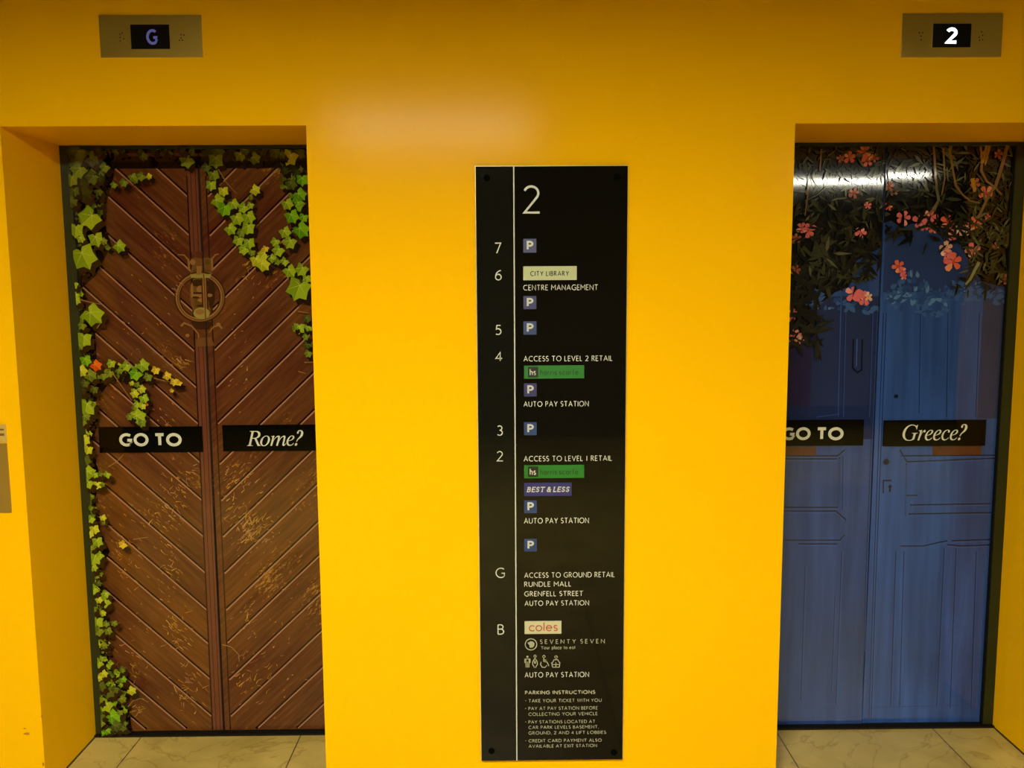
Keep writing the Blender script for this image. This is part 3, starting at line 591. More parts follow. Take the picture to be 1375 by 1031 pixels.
fill(sh, 278, 199, 410, 214, 34, 'dd dd d'.split(), 9, 20); fill(sh, 376, 205, 408, 250, 26, 'dd d d m'.split(), 9, 19); fill(sh, 392, 250, 406, 310, 16, 'd v m'.split(), 8, 18)
tr = [(190,60,80,'dd'),(260,60,90,'d'),(350,60,70,'dd'),(560,60,70,'dd'),(640,70,80,'d'),(800,80,80,'d'),(250,120,105,'m'),(190,170,66,'d'),(410,90,82,'m'),(500,110,82,'m'),(440,60,62,'d'),(740,100,110,'y'),(680,90,56,'d'),(700,190,60,'dd'),(780,200,70,'dd'),(235,220,80,'m'),(220,285,76,'b'),(300,325,72,'y'),(505,320,72,'y'),(480,370,34,'m'),(260,390,92,'b'),(310,440,100,'v'),(365,410,74,'b'),(435,435,74,'b'),(480,420,50,'b'),(390,505,92,'b'),(465,495,92,'b'),(345,575,82,'b'),(465,565,92,'b'),(420,600,62,'m'),(400,650,74,'b'),(470,665,82,'b'),(440,710,74,'b'),(490,730,50,'m'),(520,780,92,'y'),(570,740,80,'y'),(580,705,46,'l'),(560,810,92,'y'),(620,770,60,'b'),(645,660,64,'b'),(665,715,84,'b'),(705,790,64,'b'),(660,790,50,'m'),(735,850,92,'b'),(705,595,82,'b'),(740,660,92,'b'),(820,250,84,'v'),(745,280,80,'d'),(690,300,34,'m'),(740,355,34,'m'),(800,350,92,'v'),(790,410,100,'v'),(720,410,82,'b'),(750,490,98,'v'),(830,500,64,'v'),(810,580,112,'v'),(820,840,92,'b'),(850,900,62,'b'),(800,960,165,'b')]
leaf_list(sh, (240,190), C5, tr, rnd, PXM)
leaf_list(sh, (240,380), C5, [(800,290,84,'b'),(860,285,64,'b'),(770,290,40,'m'),(850,230,60,'d'),(855,400,64,'d'),(862,460,56,'m'),(845,350,50,'m')], rnd, PXM)
for pl in ([(295,228),(306,246),(319,260)], [(402,418),(416,420)], [(410,486),(424,486)], [(402,498),(412,501)], [(300,863),(312,866),(322,876),(323,886)], [(401,278),(412,274)]):
    sh.ribbon(lz(pl), .0035, twig, .0018)
sh.mb.build('printed_ivy', lfR)

def sticker(lf, bx, builder, label):
    sh = Sheet(LEAF_Y-.0085); x0, x1, z0, z1 = bx
    sh.mb.box((x0, LEAF_Y-.0085, z0), (x1, LEAF_Y-.0004, z1), sticker_m)
    builder(sh); o = sh.mb.build('slogan_sticker', lf); o['label'] = label
def go_to(sh, g0, g1, t0, t1, yt, yb):
    b = photo_box(g0, yt, g1, yb, LEAF_Y-.0085); c = photo_box(t0, yt, t1, yb, LEAF_Y-.0085)
    stroke_text(sh, 'GO', b[0], b[1], b[2], b[3]-b[2], cream, .24, gap=.10)
    stroke_text(sh, 'TO', c[0], c[1], c[2], c[3]-c[2], cream, .24, gap=.06)
def ser(sh, txt, px0, px1, yb, ycap):
    b = photo_box(px0, ycap, px1, yb, LEAF_Y-.0085); serif_text(sh, txt, b[0], b[1], b[2], b[3]-b[2], cream)
bx = photo_box(133, 573, 271.5, 607.3, LEAF_Y-.0085)
sticker(lfL, bx, lambda sh: go_to(sh, 160, 199.4, 206.8, 244, 581.2, 599.6), 'black sticker reading GO TO')
b2 = photo_box(299, 570.5, 432, 605.3, LEAF_Y-.0085)
sticker(lfR, (b2[0], XR-.006, b2[2], b2[3]), lambda sh: ser(sh, 'Rome?', 331, 407.5, 598.4, 578.6), 'black sticker reading Rome? in italics')

# ---- blue lift door
XJ2 = at(1174.5, 557, LEAF_Y).x; XL2, XR2 = RX0+.004, RX1-.032
t = thing('lift_entrance', (XJ2, LEAF_Y, 0), 'lift door with a printed blue panelled door under pink blossoms, reading GO TO Greece?', 'lift door', kind='thing')
KB = .70; TILT_L, TILT_R = -.0030, .0018
bl, br_ = blue_mat('printed_blue_boards', S(46,70,126), KB), blue_mat('printed_blue_boards_paler', S(48,80,144), KB)
mb = MB(); mb.box((XL2, LEAF_Y, .008), (XJ2-gap, LEAF_Y+.04, H+.01), bl); bL = mb.build('door_leaf', t); bL['label'] = 'left leaf with a GO TO sticker'
mb = MB(); mb.box((XJ2+gap, LEAF_Y, .008), (XR2, LEAF_Y+.04, H+.01), br_); bR = mb.build('door_leaf', t); bR['label'] = 'right leaf with keyhole and a Greece? sticker'
mb = MB(); mb.box((XJ2-gap, LEAF_Y+.004, .008), (XJ2+gap, LEAF_Y+.036, H), edge_m); mb.build('joint_seal', t)
b_dk = pm('printed_blue_line', (14,20,46), KB); b_md = pm('printed_blue_shade', (28,42,86), KB); b_lt = pm('printed_blue_light', (56,90,158), KB); b_hi = pm('printed_dapple', (88,130,172), KB); b_h2 = pm('printed_dapple_faint', (58,92,146), KB); b_h3 = pm('printed_dapple_deep', (44,70,122), KB)
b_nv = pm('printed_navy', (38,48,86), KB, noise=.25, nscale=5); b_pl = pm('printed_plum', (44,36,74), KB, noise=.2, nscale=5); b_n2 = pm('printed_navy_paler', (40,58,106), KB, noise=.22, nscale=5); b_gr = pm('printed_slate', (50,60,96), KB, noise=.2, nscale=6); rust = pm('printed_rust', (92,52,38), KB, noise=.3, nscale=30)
def lines(sh, lst, wd=.004, m=None):
    for pl in lst:
        q = lz(pl); d = []
        for i in range(len(q)-1):
            for k in range(8): d.append((q[i][0]+(q[i+1][0]-q[i][0])*k/8, q[i][1]+(q[i+1][1]-q[i][1])*k/8))
        sh.ribbon(d+[q[-1]], wd, m or b_dk)
def off(lst, dx, dy): return [[(a+dx, b+dy) for a, b in pl] for pl in lst]
sh = Sheet(LEAF_Y); sh.clip = (XL2, XJ2-gap, .01, H)
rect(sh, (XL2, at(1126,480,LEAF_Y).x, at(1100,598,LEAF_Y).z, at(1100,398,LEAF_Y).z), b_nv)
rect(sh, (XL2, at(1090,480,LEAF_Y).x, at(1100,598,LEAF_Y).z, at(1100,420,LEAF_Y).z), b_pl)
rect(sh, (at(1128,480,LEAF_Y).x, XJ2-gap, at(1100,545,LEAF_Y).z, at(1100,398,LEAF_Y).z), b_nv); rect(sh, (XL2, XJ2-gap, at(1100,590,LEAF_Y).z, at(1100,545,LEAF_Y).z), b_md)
rect(sh, (XL2, at(1096,604,LEAF_Y).x, at(1080,611,LEAF_Y).z, at(1080,600,LEAF_Y).z), rust)
ll = [[(1050,612),(1125,612),(1134,604)], [(1050,616),(1124,616)], [(1127,614),(1126,682)], [(1050,681),(1125,681)], [(1050,686),(1122,686),(1135,697),(1135,702)], [(1050,725),(1128,725),(1134,718)], [(1072,730),(1124,730)]]
lines(sh, ll, .0038); lines(sh, off(ll, 0, 2.2), .002, b_lt)
vl = [[(1132,612),(1131,684)], [(1121,800),(1116,930)], [(1130,740),(1122,945)], [(1128,405),(1124,560)], [(1135,405),(1131,560)], [(1095,560),(1125,556)], [(1081,760),(1075,940)], [(1171,420),(1166,560)], [(1048,946),(1120,945)], [(1182,420),(1168,780),(1163,965)], [(1177,420),(1162,780),(1157,965)]]
lines(sh, vl, .0028, b_md); lines(sh, off(vl, 1.6, 0), .0015, b_lt)
lines(sh, [[(1146,455),(1145,494),(1151,500),(1157,497),(1158,455)]], .006); lines(sh, [[(1151,455),(1150,492)]], .004, b_h2)
sh.mb.build('printed_panel_lines', bL)
sh = Sheet(LEAF_Y); sh.clip = (XJ2+gap, XR2, .01, H)
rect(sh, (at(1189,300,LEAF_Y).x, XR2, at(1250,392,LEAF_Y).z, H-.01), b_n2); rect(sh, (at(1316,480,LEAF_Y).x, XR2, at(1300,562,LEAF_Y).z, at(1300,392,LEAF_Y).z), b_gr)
rect(sh, (at(1252,603,LEAF_Y).x, at(1318,603,LEAF_Y).x, at(1280,611,LEAF_Y).z, at(1280,598,LEAF_Y).z), rust)
lr = [[(1208,604),(1218,620),(1337,615)], [(1210,612),(1338,611)], [(1217,622),(1216,693)], [(1217,665),(1232,665)], [(1220,690),(1335,688)], [(1222,678),(1330,676)], [(1209,733),(1240,733),(1262,728),(1272,726)], [(1272,731),(1290,733),(1337,731)], [(1278,726),(1337,724)]]
lines(sh, lr, .0038); lines(sh, off(lr, 0, 2.2), .002, b_lt)
vr = [[(1214,740),(1208,950)], [(1268,735),(1258,950)], [(1236,410),(1234,555)], [(1273,410),(1271,560)], [(1284,735),(1276,950)], [(1170,950),(1330,946)], [(1190,420),(1176,780),(1170,965)], [(1186,420),(1173,780),(1167,965)], [(1315,420),(1310,560)], [(1203,740),(1196,950)], [(1311,740),(1304,950)]]
lines(sh, vr, .0028, b_md); lines(sh, off(vr, 1.6, 0), .0015, b_lt)
p = at(1190, 620, LEAF_Y); sh.P([(p.x+.011*math.cos(a*.4), p.z+.011*math.sin(a*.4)) for a in range(16)], b_dk)
p = at(1195, 653, LEAF_Y); lines(sh, [[(1186,662),(1186,645),(1197,645)]], .004, b_dk); lines(sh, [[(1199,650),(1199,664)]], .003, b_lt)
sh.P([(p.x+.006*math.cos(a*.6), p.z+.006*math.sin(a*.6)) for a in range(11)], b_dk); rect(sh, (p.x-.003, p.x+.003, p.z-.02, p.z), b_dk)
p = at(1203, 532, LEAF_Y); sh.P([(p.x+.008*math.cos(a*.6), p.z+.007*math.sin(a*.6)) for a in range(11)], b_dk)
sh.mb.build('printed_panel_lines', bR)

# oleander over the blue door
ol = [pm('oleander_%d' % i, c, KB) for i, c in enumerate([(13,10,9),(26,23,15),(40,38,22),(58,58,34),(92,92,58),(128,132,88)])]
pk = {'p': [pm('blossom_pink_%d' % i, c, KB) for i, c in enumerate([(226,110,110),(200,78,88),(240,160,140)])],
      'o': [pm('blossom_coral_%d' % i, c, KB) for i, c in enumerate([(222,104,70),(192,72,50),(238,150,104)])],
      'd': [pm('blossom_dull_%d' % i, c, KB) for i, c in enumerate([(168,88,58),(126,58,44),(190,120,80)])],
      'w': [pm('blossom_pale_%d' % i, c, KB) for i, c in enumerate([(226,170,132),(204,132,110),(240,200,170)])]}
stem_m = pm('oleander_stem', (126,94,52), KB); stem_y = pm('oleander_stem_yellow', (168,120,34), KB)
def lance(sh, p, l, wd, a, m):
    c, s_ = math.cos(a), math.sin(a)
    pts = [(0,0),(.25,.5),(.55,.45),(.8,.22),(1,0),(.8,-.22),(.55,-.45),(.25,-.5)]
    sh.P([(p[0]+x*l*c-z*wd*s_, p[1]+x*l*s_+z*wd*c) for x, z in pts], m)
def blossom(sh, p, s, ms, r):
    a0 = r.uniform(0, 6.3)
    for k in range(5):
        a = a0+k*1.2566+r.uniform(-.15,.15); l = s*.5*r.uniform(.8, 1.1)
        q = []
        for (u, v) in ((.08,0),(.45,.30),(.85,.34),(1,.05),(.86,-.26),(.45,-.22)):
            q.append((p[0]+l*(u*math.cos(a)-v*math.sin(a)), p[1]+l*(u*math.sin(a)+v*math.cos(a))))
        sh.P(q, ms[2] if k == 1 else ms[0])
    sh.P([(p[0]+s*.11*math.cos(k), p[1]+s*.11*math.sin(k)) for k in range(6)], ms[1])
def oleander(lf, xa, xb, back, regions, seed, stems, dapples):
    r = random.Random(seed); sh = Sheet(LEAF_Y-.0012); sh.clip = (xa, xb, .01, H-.006)
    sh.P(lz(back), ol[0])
    for (cx, cy, wx, wy, an, m) in dapples:
        p = at(cx, cy, LEAF_Y)
        for k in range(15):
            l = r.uniform(4, 13)*PXM; a = math.radians(an)+r.uniform(-.9, .9)
            lance(sh, (p.x+r.gauss(0,.42)*wx*PXM-l/2, p.z+r.gauss(0,.42)*wy*PXM), l, l*r.uniform(.3,.7), a, r.choice((b_h3, b_h2, b_h2, m)))
    for (x0, y0, x1, y1, n, tones, lmin, lmax) in regions:
        for _ in range(n):
            p = at(r.uniform(x0, x1), r.uniform(y0, y1), LEAF_Y)
            a = r.uniform(0, 6.28); l = r.uniform(lmin, lmax)*PXM
            lance(sh, (p.x, p.z), l, l*r.uniform(.14, .24), a, ol[r.choice(tones)])
    for pl, wd, m in stems:
        q = lz(pl); d = []
        for i in range(len(q)-1):
            for k in range(6): d.append((q[i][0]+(q[i+1][0]-q[i][0])*k/6, q[i][1]+(q[i+1][1]-q[i][1])*k/6))
        sh.ribbon(d+[q[-1]], wd*PXM, m, wd*PXM*.6)
    sh.mb.build('printed_foliage', lf)
def flowers(lf, xa, xb, lst, seed):
    r = random.Random(seed); sh = Sheet(LEAF_Y-.0064); sh.clip = (xa, xb, .01, H-.006)
    for (x, y, s, k) in lst:
        p = at(x, y, LEAF_Y)
        blossom(sh, (p.x, p.z), s*PXM*1.1, pk[k], r)
    sh.mb.build('printed_blossom', lf)
dapL = [(1110,412,34,12,30,b_hi),(1098,400,16,12,20,b_h2),(1175,418,20,6,5,b_h2),(1150,410,20,8,0,b_h2)]
oleander(bL, XL2, XJ2-gap, [(1060,190),(1188,190),(1186,330),(1150,350),(1140,385),(1122,392),(1105,405),(1085,408),(1098,430),(1092,452),(1060,470)],
    [(1064,192,1186,300,260,(1,1,2,2,3),10,26),(1064,192,1186,330,60,(3,4),8,18),(1062,300,1170,385,230,(1,2,2,3),10,26),(1062,380,1100,470,80,(1,1,2),14,34),(1120,330,1186,360,30,(0,1,2),16,34),(1065,200,1185,240,40,(3,4),6,16),(1080,335,1120,360,16,(3,4),14,26)],
    21, [([(1082,262),(1086,240),(1080,290)],2.2,stem_m),([(1102,200),(1100,230)],2,stem_m),([(1110,250),(1096,262),(1080,270)],1.6,ol[4])], dapL)
flowers(bL, XL2, XJ2-gap, [(1140,211,16,'o'),(1128,213,10,'d'),(1160,204,18,'o'),(1164,216,16,'o'),(1173,212,12,'d'),(1146,259,15,'d'),(1164,276,10,'p'),(1155,312,14,'p'),(1085,310,20,'p'),(1076,306,16,'p'),(1069,320,14,'d'),(1068,362,14,'d'),(1145,394,20,'p'),(1152,398,16,'p'),(1160,401,18,'p'),(1165,398,12,'w'),(1064,420,10,'p'),(1062,428,10,'p'),(1064,448,16,'p'),(1072,455,16,'p'),(1076,452,12,'w'),(1062,455,12,'p')], 4)
dapR = [(1200,405,26,14,60,b_hi),(1216,396,22,26,70,b_hi),(1236,384,22,30,110,b_hi),(1238,404,22,18,60,b_hi),(1262,404,30,14,0,b_hi),(1285,396,26,20,70,b_h2),(1296,388,20,18,50,b_hi),(1310,400,26,10,0,b_h2),(1330,396,24,12,10,b_h2),(1250,420,30,8,0,b_h2),(1345,402,22,10,0,b_h2),(1215,392,40,8,0,b_h3),(1290,392,40,8,0,b_h3),(1335,392,40,8,0,b_h3)]
oleander(bR, XJ2+gap, XR2, [(1186,190),(1366,190),(1360,386),(1340,384),(1318,378),(1300,350),(1286,318),(1250,300),(1225,300),(1210,306),(1196,296),(1186,300)],
    [(1188,192,1360,290,330,(1,1,2,2,3),9,24),(1188,192,1360,280,70,(3,4),8,20),(1300,290,1360,370,150,(2,3,3,4),9,22),(1240,290,1310,330,60,(1,2,2),10,22),(1192,300,1230,318,14,(0,1,2),16,30),(1262,196,1290,230,16,(4,4,3),14,26),(1280,360,1350,390,26,(1,2,3),10,22)],
    23, [([(1251,195),(1254,240),(1257,270),(1248,285),(1238,290)],3,stem_m),([(1264,200),(1266,240),(1262,262)],2.4,stem_m),([(1272,200),(1277,230),(1281,250),(1290,262),(1300,270),(1313,273)],3,stem_m),([(1350,195),(1342,225),(1334,250),(1325,262),(1316,282),(1310,293)],5,stem_m),([(1316,208),(1315,230),(1322,244),(1333,252),(1342,262)],3.4,stem_m),([(1322,196),(1317,220)],4,stem_y),([(1326,196),(1320,222)],3.4,stem_y),([(1314,198),(1316,220)],3,stem_y),([(1303,240),(1306,258)],6,stem_y),([(1312,352),(1300,375),(1294,382)],4.5,ol[5]),([(1204,308),(1228,308)],3,ol[3]),([(1254,250),(1258,268),(1252,284)],4,ol[4])], dapR)
flowers(bR, XJ2+gap, XR2, [(1192,277,12,'o'),(1192,250,14,'d'),(1200,257,12,'d'),(1212,293,18,'p'),(1234,298,20,'p'),(1248,291,18,'p'),(1252,307,15,'o'),(1240,304,12,'p'),(1271,299,20,'o'),(1277,316,14,'p'),(1287,309,14,'w'),(1307,302,22,'o'),(1296,309,14,'w'),(1269,334,20,'w'),(1304,337,20,'p'),(1278,352,24,'o'),(1272,348,12,'p'),(1270,340,12,'p'),(1322,260,20,'o'),(1205,358,18,'o'),(1210,364,12,'p'),(1212,371,9,'p'),(1347,374,18,'d'),(1307,247,14,'d'),(1320,210,12,'d'),(1338,208,12,'d'),(1336,330,12,'d'),(1324,292,10,'d')], 6)
bx = photo_box(1020, 564, 1159.6, 598.4, LEAF_Y-.0085)
sticker(bL, (max(bx[0], XL2+.01), bx[1], bx[2], bx[3]), lambda sh: go_to(sh, 1050, 1088.5, 1096, 1132.8, 573.4, 591.3), 'black sticker reading GO TO')
bx = photo_box(1186.8, 564, 1323.6, 598.6, LEAF_Y-.0085)
sticker(bR, bx, lambda sh: ser(sh, 'Greece?', 1212, 1298.6, 591.0, 570.5), 'black sticker reading Greece? in italics')

# the two leaves of the blue door hang a fraction of a degree out of true
for lf, a in ((bL, TILT_L), (bR, TILT_R)):
    p = Vector((0, LEAF_Y+.02, 1.0)); R3 = Matrix.Rotation(a, 3, 'X')
    lf.rotation_euler.x = a; lf.location = p-R3 @ p
# ================================================================== LIFT DIRECTORY
BY = -.018                  # front of the board
pL, pR_ = at(642.5, 620, BY).x, at(839.5, 620, BY).x
zT, zB = at(741, 223, BY).z, at(741, 1020.5, BY).z
xG = at(692, 620, BY).x
board = thing('directory_board', ((pL+pR_)/2, -.004, zB), 'tall glossy black lift directory board listing levels 7 to B on the yellow wall', 'sign board')
glass = mat('black_glass', S(14,12,7), .045, spec=.22); glass2 = mat('black_glass_strip', S(18,18,12), .06, spec=.22)
alu = mat('pale_edge', S(200,190,130), .35, metal=.2); wht = mat('directory_lettering', S(186,186,172), .4); dull = mat('directory_lettering_dim', S(148,146,122), .4)
mb = MB(); mb.box((pL-.0025, BY+.006, zB-.002), (pR_+.0025, -.002, zT+.003), alu); mb.build('backing_plate', board, .001)
mb = MB(); mb.box((pL, BY, zB), (xG-.002, BY+.0075, zT), glass2); mb.build('level_strip', board, .0012)
mb = MB(); mb.box((xG+.0015, BY, zB), (pR_, BY+.0075, zT), glass); mb.build('listing_panel', board, .0012)
mb = MB(); mb.box((xG-.002, BY-.0004, zB), (xG+.0015, BY+.0075, zT), wht); mb.build('divider_line', board)
cap_m = mat('fixing_cap', S(5,5,4), .9, spec=.02)
for px, py in ((653.5,239), (829,238), (660,1008), (824.5,1010)):
    p = at(px, py, BY); mb = MB(); mb.cyl((p.x, BY, p.z), .0105, .004, cap_m, 24, .009); mb.build('fixing_cap', board)
def btext(name, items, m, wt=.13, gap=.17, space=.50, **kw):
    """items: (text, x left, x right, cap top, baseline) measured in the photograph"""
    sh = Sheet(BY-.0002, 2e-6)
    for (tx, x0, x1, yt, yb) in items:
        b = photo_box(x0, yt, x1, yb, BY); stroke_text(sh, tx, b[0], b[1], b[2], b[3]-b[2], m, wt, gap=gap, space=space, **kw)
    return sh.mb.build(name, board)
btext('floor_heading', [('2', 702.6, 725.4, 248.6, 287)], wht, .085)
for tx, x0, x1, yt, yb in (('7',664,673,325.6,340.6),('6',664.6,673.7,362.5,376.5),('5',665,673.4,436.2,449.7),('4',665,674.6,472.4,485),('3',667,675.2,571,585),('2',667,675.6,605.4,619.4),('G',665.4,678,762,776),('B',668,677,838,852)):
    btext('level_number', [(tx, x0, x1, yt, yb)], wht, .10)
R1 = [('ACCESS TO LEVEL 2 RETAIL',703,822.6,477.4,485)], [('AUTO PAY STATION',703,790.6,538.4,546)], [('ACCESS TO LEVEL 1 RETAIL',703.2,821.8,611.6,619.2)], [('AUTO PAY STATION',703.6,790.8,695,702.8)], \
     [('ACCESS TO GROUND RETAIL',704,825.6,768,775.4)], [('RUNDLE MALL',704,767,780.6,787.6)], [('GRENFELL STREET',704,783,793.4,800.4)], [('AUTO PAY STATION',704.4,791,806,813.2)], [('CENTRE MANAGEMENT',702.6,803,382,389.8)], [('AUTO PAY STATION',704.4,791,902,909.4)]
for it in R1: btext('directory_line', it, wht, .14)
btext('instruction_heading', [('PARKING INSTRUCTIONS',704.8,799.4,926.8,932)], dull, .22, gap=.12)
for grp in ([('-',705,707,938,942.6),('TAKE YOUR TICKET WITH YOU',709.6,807.8,938,942.6)], [('-',705,707,948.4,953),('PAY AT PAY STATION BEFORE',709.6,802.8,948.4,953),('COLLECTING YOUR VEHICLE',709.6,802.4,956,960.6)],
            [('-',705,707,966.6,971),('PAY STATIONS LOCATED AT',709.6,799.2,966.6,971),('CAR PARK LEVELS BASEMENT,',709.6,804,973.8,978.2),('GROUND, 2 AND 4 LIFT LOBBIES',709.6,813.8,981.2,985.6)],
            [('-',705,707,991.8,996.2),('CREDIT CARD PAYMENT ALSO',709.8,808,991.8,996.2),('AVAILABLE AT EXIT STATION',709.8,801.6,999,1003.4)]):
    btext('instruction_text', grp, dull, .15)
btext('shop_line', [('SEVENTY SEVEN',725,812,858,864)], dull, .14, gap=.5, space=.5)
btext('shop_motto', [('Your place to eat',726.5,772.5,866.6,871.6)], dull, .15)
pbl, pbp = mat('sign_blue', S(26,50,96), .4), mat('sign_violet', S(38,38,90), .4)
for i, (x0, y0, x1, y1) in enumerate(((702.6,320.6,720.2,339.2),(702.8,397.4,720.2,415),(702.8,431.4,720.4,449.2),(703.6,514.6,720.6,532.2),(703.6,566.8,720.6,584.2),(703.8,671.6,720.8,688.8),(704,723.4,720.8,740.2))):
    b = photo_box(x0, y0, x1, y1, BY); mb = MB(); mb.box((b[0], BY-.0008, b[2]), (b[1], BY+.001, b[3]), pbp if i in (0,1,3) else pbl); o = mb.build('parking_symbol', board)
    sh = Sheet(BY-.0009, 2e-6); hh = b[3]-b[2]; ww = b[1]-b[0]
    stroke_text(sh, 'P', b[0]+ww*.26, b[0]+ww*.78, b[2]+hh*.17, hh*.68, wht, .2); sh.mb.build('letter', o)
def plate(name, bx, m, parent=board):
    b = photo_box(*bx, BY); mb = MB(); mb.box((b[0], BY-.0008, b[2]), (b[1], BY+.001, b[3]), m); return mb.build(name, parent), b
def ptext(parent, name, items, m, wt, **kw):
    sh = Sheet(BY-.0011, 2e-6)
    for (tx, x0, x1, yt, yb) in items:
        b = photo_box(x0, yt, x1, yb, BY); stroke_text(sh, tx, b[0], b[1], b[2], b[3]-b[2], m, wt, **kw)
    sh.mb.build(name, parent)
o, b = plate('library_plate', (702.6,357.4,774.4,376), mat('plate_straw', S(170,174,128), .4)); ptext(o, 'lettering', [('CITY LIBRARY',712,764,363.6,370.8)], mat('ink_dark', S(30,34,14), .4), .2, space=.5)
grn, grd = mat('sign_green', S(20,104,24), .4), mat('sign_green_dark', S(5,44,8), .4); blk = mat('sign_black', S(12,14,10), .4)
for y in (0, 133.7):
    o, b = plate('shop_plate', (703.8,490.6+y,784.4,508+y), grn)
    bb = photo_box(709,492.4+y,722.6,506.6+y,BY); mb = MB(); mb.box((bb[0], BY-.001, bb[2]), (bb[1], BY, bb[3]), blk); mb.build('initials_square', o)
    ptext(o, 'initials', [('hs',711.4,719.6,494.8+y,504+y)], wht, .15); ptext(o, 'lettering', [('harris scarfe',725.4,776.6,495.4+y,503.6+y)], grd, .14)
o, b = plate('shop_plate', (703.8,648,767.6,665.8), mat('sign_indigo', S(36,34,94), .4)); ptext(o, 'lettering', [('BEST & LESS',707.4,763.6,653.2,660.6)], wht, .2, shear=.22, serif=True, gap=.24)
o, b = plate('shop_plate', (704.4,833.6,753.8,850.8), mat('plate_cream', S(178,174,138), .4)); ptext(o, 'lettering', [('coles',710,749,834.6,847.4)], mat('ink_rust', S(160,62,30), .4), .12, gap=.12)
# round emblem with a bull's-head shape
p = at(713, 865, BY); k = PXM*.885; sh = Sheet(BY-.0002, 2e-6)
sh.ribbon([(p.x+8*k*math.cos(a*.2244), p.z+8*k*math.sin(a*.2244)) for a in range(28)], 1.3*k, dull, closed=True)
sh.P([(p.x+a*k, p.z+b_*k) for a, b_ in ((-5,2.6),(-2.6,3.2),(-.6,4.6),(2.2,4.2),(4,3),(5,.6),(4.2,-2.4),(2.4,-4.4),(-.6,-5),(-2.4,-3.6),(-2,-1.4),(-3.6,.4))], dull)
sh.mb.build('round_emblem', board)
def icon(name, ox, strokes, dots):
    sh = Sheet(BY-.0002, 2e-6)
    for (cx, cy, rr, fill) in dots:
        q = at(ox+cx, cy, BY); pts = [(q.x+rr*k*math.cos(a*.45), q.z+rr*k*math.sin(a*.45)) for a in range(14)]
        (sh.P(pts, dull) if fill else sh.ribbon(pts, .9*k, dull, closed=True))
    for pl in strokes:
        sh.ribbon([(lambda v: (v.x, v.z))(at(ox+a, b_, BY)) for a, b_ in pl], 1.15*k, dull)
    sh.mb.build(name, board)
icon('restroom_symbol', 704.5, [[(0,884.6),(7.6,884.6)],[(1.6,885),(2,896)],[(6,885),(5.6,896)],[(3.8,888),(3.8,896)],[(.2,885),(.4,890)],[(7.4,885),(7.2,890)]], [(3.8,881.6,1.5,True)])
icon('restroom_symbol', 714.6, [[(3.8,883.6),(.8,888),(.6,892),(2.4,894.6),(3,896.4)],[(3.8,883.6),(6.8,888),(7,892),(5.2,894.6),(4.6,896.4)],[(2.4,886),(3.4,891)],[(5.2,886),(4.2,891)]], [(3.8,880.9,1.6,False)])
icon('restroom_symbol', 725, [[(5.2,882.6),(5,888),(9.4,888.4),(12,894)],[(4.2,886),(8.6,886)],[(1.6,888.6),(.8,892),(3,895.6),(6.8,896),(9.6,893)]], [(5.4,881.4,1.7,False)])
icon('restroom_symbol', 740, [[(1,891),(4,885.6),(9,885.6),(12,891)],[(.6,892),(12,892)],[(2,895.6),(11,895.6)],[(.6,889),(2,895.6)],[(12,889),(11,895.6)],[(6.4,889),(6.4,895)]], [(6.6,882,1.8,False)])

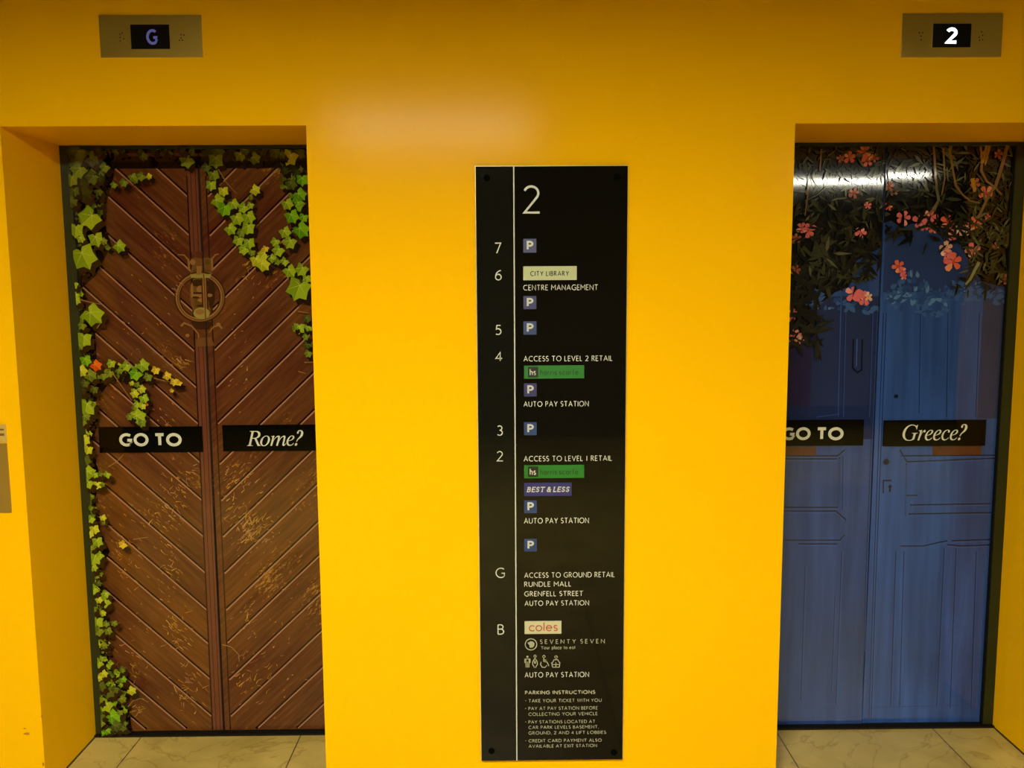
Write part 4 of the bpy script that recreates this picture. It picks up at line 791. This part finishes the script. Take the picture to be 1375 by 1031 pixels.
# ================================================================== FLOOR INDICATORS
steel = steel_mat('brushed_steel', (.50,.34,.06), .34); scr = mat('screen_black', S(12,10,12), .15)  # amber tint in the colour stands in for the warm room mirrored in steel
def indicator(bx, sx, ch, gx, ecol, es, label, dots):
    x0, x1, z0, z1 = photo_box(*bx, 0)
    t = thing('floor_indicator', ((x0+x1)/2, 0, z0), label, 'floor indicator', 'floor indicators above the lift doors')
    mb = MB(); mb.box((x0, -.004, z0), (x1, .0, z1), steel); mb.build('face_plate', t, .0012)
    s0, s1, q0, q1 = photo_box(*sx, -.004)
    mb = MB(); mb.box((s0-.003, -.0052, q0-.003), (s1+.003, -.003, q1+.003), steel); mb.build('screen_rim', t, .0006)
    mb = MB(); mb.box((s0, -.0058, q0), (s1, -.004, q1), scr); so = mb.build('screen', t)
    g0, g1, h0, h1 = photo_box(*gx, -.006)
    em = mat('lit_figure_'+ch.lower(), S(30,30,50), .4, emit=ecol, es=es)
    sh = Sheet(-.006, 2e-6); stroke_text(sh, ch, g0, g1, h0, h1-h0, em, .21); sh.mb.build('lit_figure', so)
    dk = mat('engraved_dot', S(40,28,8), .5); mid = (bx[0]+bx[2])/2; half = {}
    for dx, dy in dots:
        sh = half.setdefault(dx < mid, Sheet(-.0042, 1e-6))
        q = at(dx, dy, -.0042); sh.P([(q.x+.0022*math.cos(a*.7), q.z+.0022*math.sin(a*.7)) for a in range(9)], dk)
    for sh in half.values(): sh.mb.build('arrow_mark', t)
indicator((134.4,20.6,271.6,77.4), (176,33.2,228,66), 'G', (196.6,38.6,211.2,60.6), S(112,112,180), .42, 'steel floor indicator reading G above the brown lift door', [(161,46),(164,44.5),(161.2,50.5),(161.4,54.8),(166,52),(243,46.5),(243.4,51),(241,54),(245,54),(247,47)])
indicator((1210,18.2,1345,77.4), (1252.2,32,1303.4,63.8), '2', (1270.4,36.8,1286.2,58.8), S(222,234,255), 3.2, 'steel floor indicator reading 2 above the blue lift door', [(1234.5,44),(1239,44),(1236.8,48.5),(1237,53.5),(1315,50),(1319.5,47.5),(1318,43),(1315.5,54),(1319.5,53)])

# ================================================================== CALL PLATE AND NOTICE at the left edge of the picture
x1 = at(9, 580, 0).x; z0, z1 = at(5, 593.5, 0).z, at(5, 569.5, 0).z
t = thing('notice_plate', (x1-.08, 0, z0), 'small brass-toned notice plate with lines of writing, above the call panel', 'notice')
brass = steel_mat('satin_brass', (.62,.42,.10), .4, .3)
mb = MB(); mb.box((x1-.16, -.003, z0), (x1, 0, z1), brass); mb.build('plate', t, .0008)
sh = Sheet(-.0034); ink = mat('notice_ink', S(110,78,26), .5)
rect(sh, (x1-.155, x1-.006, z0+(z1-z0)*.66, z0+(z1-z0)*.76), ink); rect(sh, (x1-.155, x1-.006, z0+(z1-z0)*.36, z0+(z1-z0)*.50), ink)
sh.mb.build('writing', t)
x1 = at(13, 640, 0).x; z0, z1 = at(8, 688, 0).z, at(8, 595, 0).z
t = thing('lift_call_panel', (x1-.07, 0, z0), 'brushed metal lift call panel on the wall left of the brown lift door', 'call panel')
mb = MB(); mb.box((x1-.14, -.004, z0), (x1, 0, z1), steel_mat('brown_tinted_metal', (.36,.21,.03), .36, .4)); mb.build('face_plate', t, .001)  # brown tint in the colour stands in for yellow reflected by the metal
for kz in (.32, .68):
    mb = MB(); mb.cyl((x1-.07, -.004, z0+(z1-z0)*kz), .017, .004, steel, 28, .0155); mb.build('call_button', t)
